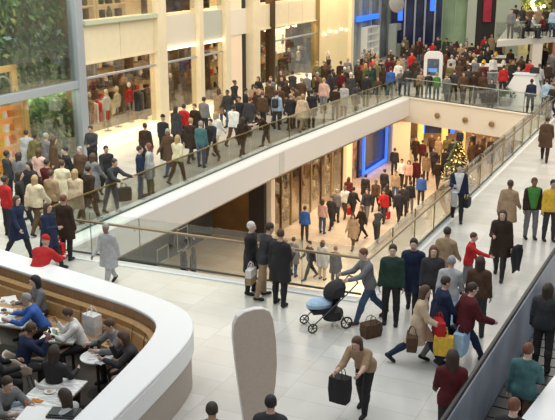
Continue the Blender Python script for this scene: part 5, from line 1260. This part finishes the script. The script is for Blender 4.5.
# raised deck
for a in [
 (512, 9, -20, 'stand', 'grey', 'jacket', 'black', 'dark', 'short', 'at the left end of the raised deck'),
 (519, 15, 60, 'sit', 'white', 'shirt', 'black', 'brown', 'short', 'seated at the deck rail, leftmost'),
 (523, 6, 20, 'stand', 'charcoal', 'jacket', 'black', 'dark', 'bob', 'left below the orange globes'),
 (527, 15, -60, 'sit', 'black', 'jacket', 'black', 'dark', 'short', 'seated at the deck rail, second from left'),
 (531, 7, 150, 'walk', 'brown', 'jacket', 'black', 'dark', 'short', 'in the middle of the raised deck'),
 (535, 15, 60, 'sit', 'pale grey', 'jacket', 'charcoal', 'grey', 'short', 'seated at the deck rail above the pillar'),
 (539, 6, -10, 'stand', 'tan', 'coat', 'brown', 'fair', 'bob', 'standing above the pale pillar'),
 (543, 15, -60, 'sit', 'burgundy', 'shirt', 'black', 'dark', 'bob', 'seated right of the pillar on deck'),
 (547, 7, 150, 'stand', 'dark brown', 'jacket', 'black', 'dark', 'short', 'second from right on the raised deck'),
 (551, 14, 60, 'sit', 'teal', 'jacket', 'black', 'brown', 'short', 'seated at the deck rail, rightmost'),
 (554, 8, -20, 'stand', 'pale blue', 'shirt', 'denim', 'dark', 'short', 'at the right end of the raised deck'),
 (516, 5, 150, 'stand', 'black', 'jacket', 'black', 'black', 'short', 'behind the grey jacket on deck')]:
    o = put(*a, group='people on the raised deck', z=DZ)
    if a[3] == 'sit':
        t = thing('bar_chair', 'dark chair on the raised deck under the %s' % (LAB[0].split(', ')[0]), 'chair', o.location, o.rotation_euler.z, 'chairs on the raised deck')
        M0 = MB().box((0, .02, .42), (.42, .42, .05), bev=.015).build('seat', DARK, t); MB().box((0, .24, .66), (.42, .04, .45), bev=.015).build('backrest', DARK, t)
        for sx in (-.18, .18):
            for sy in (-.16, .2): MB().tube([(sx, sy, 0), (sx, sy, .42)], .016, 6).build('leg', STEEL, t)

# --- lower level
G3 = 'shoppers on the lower level'
for a in [
 (305, 206, 170, 'stand', 'blue', 'jacket', 'charcoal', 'dark', 'short', 'at the brown lower window frames'),
 (323, 199, 150, 'stand', 'pink', 'jacket', 'denim', 'brown', 'bob', 'left of the group at the lower shop'),
 (331, 196, -30, 'walk', 'charcoal', 'jacket', 'black', 'dark', 'short', 'in the group at the lower shop'),
 (337, 189, 150, 'stand', 'grey', 'jacket', 'charcoal', 'grey', 'short', 'before the cream lit lower pillar'),
 (345, 186, -25, 'carry', 'white', 'shirt', 'brown', 'brown', 'short', 'in white by the cream lower pillar'),
 (354, 186, 150, 'walk', 'black', 'jacket', 'black', 'black', 'short', 'right of the white sweater below'),
 (349, 177, 155, 'walkb', 'burgundy', 'coat', 'black', 'dark', 'bob', 'under the red patterned poster'),
 (366, 174, 150, 'stand', 'black', 'coat', 'black', 'black', 'short', 'below the left blue neon side'),
 (367, 189, -20, 'walk', 'charcoal', 'jacket', 'grey', 'dark', 'short', 'below the blue neon bottom strip'),
 (385, 169, 150, 'stand', 'black', 'jacket', 'charcoal', 'dark', 'short', 'before the right blue neon side'),
 (395, 148, 155, 'stand', 'charcoal', 'puffer', 'charcoal', 'dark', 'short', 'before the grey lower pillar'),
 (402, 159, -20, 'walk', 'white', 'shirt', 'black', 'dark', 'short', 'in white before the cream far pillar'),
 (409, 160, -15, 'walkb', 'pink', 'shirt', 'brown', 'brown', 'bob', 'in pink right of the cream far pillar'),
 (396, 171, -20, 'stand', 'tan', 'jacket', 'denim', 'brown', 'short', 'in jeans before the blue window'),
 (417, 158, 150, 'stand', 'burgundy', 'coat', 'black', 'black', 'short', 'under the blue framed shop sign'),
 (411, 181, 160, 'stand', 'black', 'jacket', 'grey', 'dark', 'short', 'right of the pair in black below'),
 (405, 184, 150, 'stand', 'charcoal', 'jacket', 'black', 'black', 'short', 'left of the pair in black below'),
 (422, 174, 160, 'stand', 'blue', 'puffer', 'charcoal', 'dark', 'short', 'close to the right rail, lower level'),
 (384, 190, -25, 'carry', 'red', 'jacket', 'charcoal', 'dark', 'short', 'with red bag on the lower floor'),
 (361, 206, -60, 'walk', 'dark brown', 'jacket', 'black', 'auburn', 'bob', 'alone on the pale lower floor'),
 (380, 208, 155, 'bend', 'charcoal', 'jacket', 'charcoal', 'dark', 'short', 'stooping beside the right rail below'),
 (427, 152, 155, 'stand', 'tan', 'coat', 'brown', 'brown', 'long', 'in the middle of the lower far crowd'),
 (434, 148, -20, 'walk', 'charcoal', 'jacket', 'black', 'dark', 'short', 'right of the tan coat below'),
 (446, 148, 155, 'stand', 'black', 'coat', 'black', 'black', 'short', 'left of the christmas tree'),
 (408, 137, 150, 'walk', 'black', 'jacket', 'black', 'dark', 'short', 'below the orange poster'),
 (416, 137, -20, 'walk', 'dark brown', 'coat', 'black', 'brown', 'bob', 'left before the small blue sign'),
 (423, 140, 155, 'stand', 'burgundy', 'jacket', 'black', 'dark', 'short', 'right before the small blue sign'),
 (432, 134, -20, 'walk', 'brown', 'jacket', 'black', 'brown', 'short', 'deep below the far band, left'),
 (439, 137, 150, 'stand', 'tan', 'coat', 'black', 'fair', 'bob', 'deep below the far band, middle'),
 (447, 136, -20, 'stand', 'olive', 'jacket', 'black', 'dark', 'short', 'left of the gold pillar below'),
 (453, 139, 150, 'walk', 'black', 'coat', 'black', 'dark', 'short', 'just left of the gold pillar'),
 (472, 142, -20, 'walk', 'brown', 'coat', 'black', 'auburn', 'bob', 'just right of the gold pillar'),
 (480, 145, 150, 'walk', 'dark brown', 'jacket', 'black', 'dark', 'short', 'lower crowd close to the right rail'),
 (439, 160, 155, 'walk', 'dark brown', 'jacket', 'charcoal', 'dark', 'short', 'between tan coat and christmas tree'),
 (388, 184, 150, 'walk', 'dark brown', 'coat', 'black', 'dark', 'bob', 'above the person with the red bag'),
 (376, 180, -20, 'walkb', 'brown', 'jacket', 'black', 'brown', 'short', 'below the dark blue lower window'),
 (294, 237, 150, 'stand', 'grey', 'coat', 'denim', 'dark', 'short', 'behind the three at the near rail'),
 (309, 241, -60, 'walk', 'black', 'jacket', 'black', 'black', 'short', 'below the blue jacket, striding'),
 (323, 240, 150, 'stand', 'pale grey', 'coat', 'beige', 'brown', 'bob', 'in pale coat behind the near handrail'),
 (336, 246, 150, 'stand', 'charcoal', 'coat', 'charcoal', 'auburn', 'short', 'dark reddish head behind the near handrail'),
 (353, 214, -25, 'walk', 'tan', 'coat', 'brown', 'dark', 'long', 'above the person pushing the stroller'),
 (285, 247, -20, 'walk', 'charcoal', 'jacket', 'black', 'dark', 'bob', 'seen between the near rail leaners'),
 (400, 190, 155, 'walk', 'black', 'puffer', 'black', 'dark', 'short', 'close under the right handrail'),
 (184, 245, 100, 'stand', 'black', 'coat', 'black', 'black', 'short', 'left silhouette at the greyed lower wall'),
 (192, 246, -90, 'stand', 'black', 'jacket', 'black', 'black', 'bob', 'right silhouette at the greyed lower wall'),
]:
    o = put(*a, group=G3, z=LZ)
    if a[3] == 'carry': bag_in(o, 'carry', 0, 'red', 'red shopping bag held by the person in %s on the lower level' % a[4], .3, .14, .36)

def lowhall():
    s = XC.uniform(20, 42); n = XC.uniform(-7.5, 1.6); p = P(s, n, LZ)
    pl = 'on the lower floor by the gold shop' if s < 29 else 'on the lower floor by the blue window' if s < 37 else 'in the deep lower hall'
    return p, pl
fill(12, lowhall, '', G3, LZ)
# --- the right hand floor
o = put(460, 164, -8, 'carry', 'navy', 'jacket', 'black', 'dark', 'short', 'with white shirt beside the right rail', h=1.76, front='white')
bag_in(o, 'carry', 1, 'pale grey', 'silvery shopping bag held by the person in the dark blazer', .42, .16, .42)
p = hand(o, 'carry', 0); h = carrier((p.x, p.y, p.z - .30), o.rotation_euler.z + R(70), 'black', 'black handbag at the side of the person in the dark blazer', .36, .14, .26, True, None, None, 'handbag')
put(511, 180, 150, 'walk', 'tan', 'coat', 'grey', 'brown', 'short', 'left of the green shirt front')
put(535, 178, 0, 'stand', 'dark brown', 'jacket', 'grey', 'brown', 'short', 'with green shirt at the right', front='green', h=1.74)
put(554, 180, 0, 'stand', 'yellow', 'jacket', 'charcoal', 'black', 'short', 'at the right picture edge')
put(548, 117, 160, 'walk', 'brown', 'coat', 'dark brown', 'dark', 'short', 'alone near the far end of the right rail')
o = put(475, 233, 70, 'reach', 'red', 'jacket', 'grey', 'brown', 'short', 'reaching forward in the centre right crowd', h=1.5)
o = put(503, 210, -20, 'carry', 'dark brown', 'coat', 'black', 'brown', 'long', 'holding a black coat in the right crowd', h=1.76)
p = hand(o, 'carry', 1); 
mb = MB(); n = 7
for i in range(n):
    for j in range(6):
        a = i / (n - 1) * 2 - 1; z = -j * .13; mb.v.append((a * (.17 + .05 * math.sin(j)), .06 * math.sin(i * 2.2) * (1 - .2 * j) * (1 if j else .2) + .04, z + .12 - .05 * a * a))
mb.f = [(i * 6 + j, i * 6 + j + 1, i * 6 + 7 + j, i * 6 + 6 + j) for i in range(n - 1) for j in range(5)]; mb.mi = [0] * len(mb.f)
p = hand(o, 'carry', 0)
g = mb.build('draped_coat', cloth('black'), None, True); s_ = g.modifiers.new('s', 'SOLIDIFY'); s_.thickness = .05; g.location = (p.x + .12, p.y - .1, p.z + .05); g.rotation_euler = (0, 0, R(40)); tag(g, 'black coat draped over the arm of the long haired person at right', 'coat')
put(448, 227, 150, 'walk', 'tan', 'jacket', 'tan', 'dark', 'short', 'beside the right rail above the crowd')
o = put(393, 245, -10, 'stand', 'dark green', 'jacket', 'black', 'dark', 'short', 'leftmost of the dark pair below the right rail', h=1.78)
put(414, 239, -15, 'walk', 'navy', 'coat', 'black', 'black', 'short', 'right one of the dark pair below the rail', h=1.8)
put(434, 246, -10, 'stand', 'charcoal', 'jacket', 'charcoal', 'auburn', 'long', 'long haired at the centre right')
put(452, 256, 160, 'walk', 'pale grey', 'jacket', 'pale blue', 'grey', 'short', 'in pale clothes in the centre right crowd')
put(481, 256, 160, 'stand', 'brown', 'jacket', 'charcoal', 'dark', 'bob', 'behind the burgundy padded jacket')
o = put(427, 286, 75, 'stride', 'beige', 'coat', 'navy', 'brown', 'bob', 'striding right with yellow and red bags', h=1.72)
bag_in(o, 'stride', 1, 'yellow', 'yellow shopping bag swinging beside the beige coat', .36, .16, .38)
p = at(412, 343, .5); carrier((p.x, p.y, .38), R(80), 'brown', 'brown handbag behind the beige coat', .38, .2, .3, True, None, None, 'handbag')
o = put(474, 283, 100, 'stride', 'burgundy', 'puffer', 'navy', 'dark', 'short', 'striding right in the crowd', h=1.78)
p = hand(o, 'stride', 0); carrier((p.x + .1, p.y, p.z - .38), R(100), 'black', 'black bag carried in front of the burgundy padded jacket', .46, .2, .30, True, None, None, 'handbag')
o = put(447, 282, 100, 'walk', 'navy', 'coat', 'grey', 'dark', 'short', 'between beige coat and burgundy jacket')
carrier((o.location.x - .12, o.location.y - .44, .60), R(95), 'red', 'red shopping bag hanging beside the navy coat in the centre right crowd', .36, .15, .38)
p = at(461, 345, .45); carrier((p.x, p.y, .28), R(60), 'pale blue', 'pale blue shopping bag between the striding pair', .4, .2, .45)
put(453, 349, 172, 'walkb', 'burgundy', 'jacket', 'black', 'dark', 'long', 'seen from behind at the bottom right', h=1.76)
o = put(356, 338, -30, 'bend', 'tan', 'jacket', 'black', 'brown', 'bob', 'bending forward on the open pale floor', h=1.68)
p = at(340, 390, .55); carrier((p.x, p.y, .34), R(-30), 'black', 'black shoulder bag of the person bending on the open floor', .34, .2, .46, True, None, None, 'handbag')
put(212, 402, 175, 'walk', 'black', 'jacket', 'black', 'dark', 'short', 'left of the totem at the bottom edge')
put(271, 395, 170, 'walk', 'charcoal', 'coat', 'black', 'black', 'short', 'in front of the totem at the bottom edge')
# the three at the near rail
o = put(252, 222, 70, 'stand', 'black', 'coat', 'black', 'white', 'short', 'left of the three at the near rail', h=1.74)
p = hand(o, 'stand', 1); carrier((p.x, p.y - .08, p.z - .40), R(70), 'white', 'white and brown paper bag held by the white haired person', .34, .14, .36, True, 'tan')
put(271, 223, 115, 'lean', 'charcoal', 'jacket', 'tan', 'dark', 'short', 'middle of the three at the near rail', h=1.8)
put(281, 229, 150, 'hold', 'black', 'coat', 'black', 'brown', 'short', 'right of the three at the near rail', h=1.78)
# stroller and the person pushing it
o = put(362, 249, -72, 'push', 'grey', 'jacket', 'denim', 'auburn', 'short', 'pushing the stroller', h=1.74, shoe='brown')
q = o.location + Vector((math.sin(R(-72)), -math.cos(R(-72)), 0)) * .95
t = thing('stroller', 'dark stroller with blue blanket rolling towards the near rail', 'stroller', (q.x, q.y, 0), R(-72))
FRM = mat('stroller frame', (.10, .10, .11), .35, .7); FAB = cloth('black')
mb = MB()
for sx in (-.24, .24):
    mb.tube([(sx, .58, 1.0), (sx, .35, .78), (sx, -.42, .14)], .014, 7); mb.tube([(sx, .1, .58), (sx, .34, .14)], .014, 7)
mb.tube([(-.24, .58, 1.0), (0, .62, 1.02), (.24, .58, 1.0)], .018, 8); mb.tube([(-.24, .34, .14), (.24, .34, .14)], .012, 6); mb.tube([(-.24, -.42, .14), (.24, -.42, .14)], .012, 6); mb.build('frame', FRM, t, True)
for sx in (-.26, .26):
    for yy, r in ((.34, .14), (-.42, .11)):
        w = MB(); w.tube([(sx, yy + r * .86 * math.cos(a * math.pi / 10), r + r * .86 * math.sin(a * math.pi / 10)) for a in range(20)], r * .14, 7, closed=True)
        for a in range(3): w.tube([(sx, yy + r * .8 * math.cos(a * 1.047), r + r * .8 * math.sin(a * 1.047)), (sx, yy - r * .8 * math.cos(a * 1.047), r - r * .8 * math.sin(a * 1.047))], .008, 5)
        w.build('wheel', mat('wheel rubber', (.03, .03, .03), .6), t, True)
MB().add([(-.2, -.38, .38), (.2, -.38, .38), (.22, .06, .36), (-.22, .06, .36), (-.2, .3, .86), (.2, .3, .86), (-.2, -.40, .46), (.2, -.40, .46), (.23, .05, .52), (-.23, .05, .52)], [(0, 1, 2, 3), (3, 2, 5, 4), (0, 6, 7, 1), (1, 7, 8, 2), (0, 3, 9, 6), (2, 8, 5), (3, 4, 9)]).build('seat', FAB, t)
mb = MB(); v = []
for i in range(8):
    a = R(-10 + 110 * i / 7)
    for j in range(7): 
        b = math.pi * j / 6; v.append((.25 * math.cos(b), .28 - .36 * math.sin(b) ** .5 * math.sin(a), .72 + .40 * math.sin(b) ** .5 * math.cos(a) * .75))
mb.add(v, [(i * 7 + j, i * 7 + j + 1, i * 7 + 8 + j, i * 7 + 7 + j) for i in range(7) for j in range(6)]); o2 = mb.build('canopy', FAB, t, True); s_ = o2.modifiers.new('s', 'SOLIDIFY'); s_.thickness = .012
MB().lathe([(0, 0), (.18, 0), (.21, .12), (.2, .2), (0, .2)], c=(0, .12, .16), n=14, sy=1.1).build('basket', cloth('charcoal'), t, True)
o2 = MB().lathe([(0, -.02), (.19, 0), (.20, .08), (.14, .15), (0, .17)], n=16, sy=1.5).build('blanket', cloth('pale blue'), None, True); o2.location = (q.x, q.y, .48); o2.location += Vector((math.sin(R(-72)), -math.cos(R(-72)), 0)) * .18; o2.rotation_euler = (0, 0, R(-72)); tag(o2, 'pale blue blanket bundled in the dark stroller', 'blanket')
q = at(366, 336, 0); carrier((q.x + .1, q.y, 0.0), .5, 'brown', 'brown bag on the floor behind the stroller pusher', .4, .24, .3, True, None, None, 'handbag')

# --- diners
for a in [
 (33, 276, -55, 'sit', 'grey', 'shirt', 'black', 'black', 'long', 'on the banquette against the wood lining'),
 (24, 294, -80, 'sithunch', 'blue', 'shirt', 'black', 'grey', 'short', 'hunched over the large left table'),
 (33, 323, 125, 'sitchin', 'navy', 'jacket', 'charcoal', 'brown', 'short', 'head in hand on the beige shell chair'),
 (65, 309, -75, 'sitchin', 'white', 'shirt', 'black', 'brown', 'short', 'on the banquette by the square table'),
 (55, 345, 160, 'sit', 'black', 'shirt', 'black', 'dark', 'bob', 'on the white shell chair'),
 (107, 320, -55, 'sithunch', 'grey', 'jacket', 'charcoal', 'brown', 'short', 'at the back of the round table'),
 (120, 332, -75, 'sitchin', 'charcoal', 'jacket', 'charcoal', 'brown', 'long', 'right of the round table, hand at face'),
 (8, 378, 50, 'sithunch', 'grey', 'jacket', 'charcoal', 'dark', 'short', 'at the marble table at left'),
 (62, 389, -110, 'sit', 'pale grey', 'shirt', 'black', 'dark', 'long', 'at the near right of the marble table'),
 (-5, 336, 110, 'sit', 'black', 'jacket', 'black', 'dark', 'short', 'at the left edge below the large table'),
]:
    o = put(*a)
    if 'shell chair' in a[9]:
        d = Vector((math.sin(R(a[2])), -math.cos(R(a[2])), 0)); wh = 'white' in a[9]
        shell_chair(o.location - d * .02, a[2], 'white shell chair under the person in black' if wh else 'beige shell chair under the person with head in hand', SHELLW if wh else SHELL)

# --- on the escalator
put(549, 283, 150, 'stand', 'charcoal', 'puffer', 'charcoal', 'dark', 'long', 'riding the escalator, farther one', z=.09)
put(529, 343, 150, 'carry', 'teal', 'jacket', 'brown', 'auburn', 'short', 'riding the escalator, middle one', z=.09)
put(515, 398, 150, 'stand', 'black', 'jacket', 'black', 'auburn', 'short', 'riding the escalator, nearest one', z=.09)
# ------------------------------------------------------------------ light
w = bpy.data.worlds.new('hall light'); scene.world = w; w.use_nodes = True
w.node_tree.nodes['Background'].inputs[0].default_value = (.93, .97, 1, 1); w.node_tree.nodes['Background'].inputs[1].default_value = .46
def area(name, loc, size, power, rgb, rot=(0, 0, 0), sy=None):
    l = bpy.data.lights.new(name, 'AREA'); l.energy = power; l.color = rgb; l.size = size
    if sy: l.shape = 'RECTANGLE'; l.size_y = sy
    o = link(name, l); o.location = loc; o.rotation_euler = rot; return o
WARM = (1, .78, .50)
area('skylight near', (0, 18, 13), 16, 1250, (.95, .98, 1))
area('hall lamps far', (8, 52, 12), 26, 2500, (1, .86, .66))
area('hall lamps right', (13, 33, 11), 14, 1750, (1, .87, .70))
c = P(14, 3.5, 9); area('gallery lamps', c, 8, 330, (1, .86, .66), (0, 0, AZ), 8)
c = P(28, 3.5, 9); area('gallery lamps far', c, 18, 620, (1, .84, .62), (0, 0, AZ), 8)
for nm, s, n, z, sx, sy, pw in (('shop one', 12.6, 9.2, 3.45, 4.6, 3.5, 240), ('shop two', 17.4, 9.2, 3.45, 2.6, 3.5, 70), ('shop three', 20.2, 9.2, 3.45, 2.0, 3.5, 60), ('shop far', 30, 9.2, 3.45, 6, 3.5, 420), ('upper displays', 22, 8.2, 9.5, 26, 1.4, 900)):
    area(nm, P(s, n, z), sx, pw, WARM, (0, 0, AZ), sy)
area('cream wall wash', P(36, 5.2, 7.5), 5, 240, (1, .82, .52), (R(40), 0, AZ), 1)
for nm, s, n, pw in (('lower shop', 23.5, 5.2, 300), ('lower walk', 25, .8, 500), ('lower walk far', 36, .0, 400)): area(nm, P(s, n, -1.45), 9, pw, (1, .76, .50), (0, 0, AZ), 2.4)
area('lower hall', (13, 56, -1.45), 12, 650, (1, .76, .50))
area('lower hall mid', (3.0, 33, -1.0), 5, 330, (1, .80, .60))
area('lower left', P(8, 1.4, -1.45), 9, 60, (1, .86, .68), (0, 0, AZ), 1.5)  # unseen lamp added to brighten the brown lower wall
l = area('planting fill', P(1, 1.5, 9.5), 7, 900, (.95, 1, .85)); l.rotation_euler = (P(3, 7.6, 3.5) - P(1, 1.5, 9.5)).to_track_quat('-Z', 'Y').to_euler()  # unseen lamp added in front to brighten the foliage
area('planting low', P(8.2, 7.5, 2.6), 2.6, 50, (.95, 1, .8), (0, 0, AZ), .5)
area('planting', P(2, 7.6, 8.8), 14, 1100, (.85, 1, .9), (0, 0, AZ), .8)  # also added and unseen, brightens the leaves from above
scene.view_settings.view_transform = 'Standard'; scene.view_settings.look = 'None'; scene.view_settings.exposure = 0.0
dups = {k: v for k, v in LABELS.items() if len(v) > 1}
print('DUPLICATE LABELS', len(dups), list(dups.items())[:40])
for k in LABELS:
    n = len(k.replace(',', ' ').split())
    if n < 4 or n > 16: print('LABEL LENGTH', n, k)
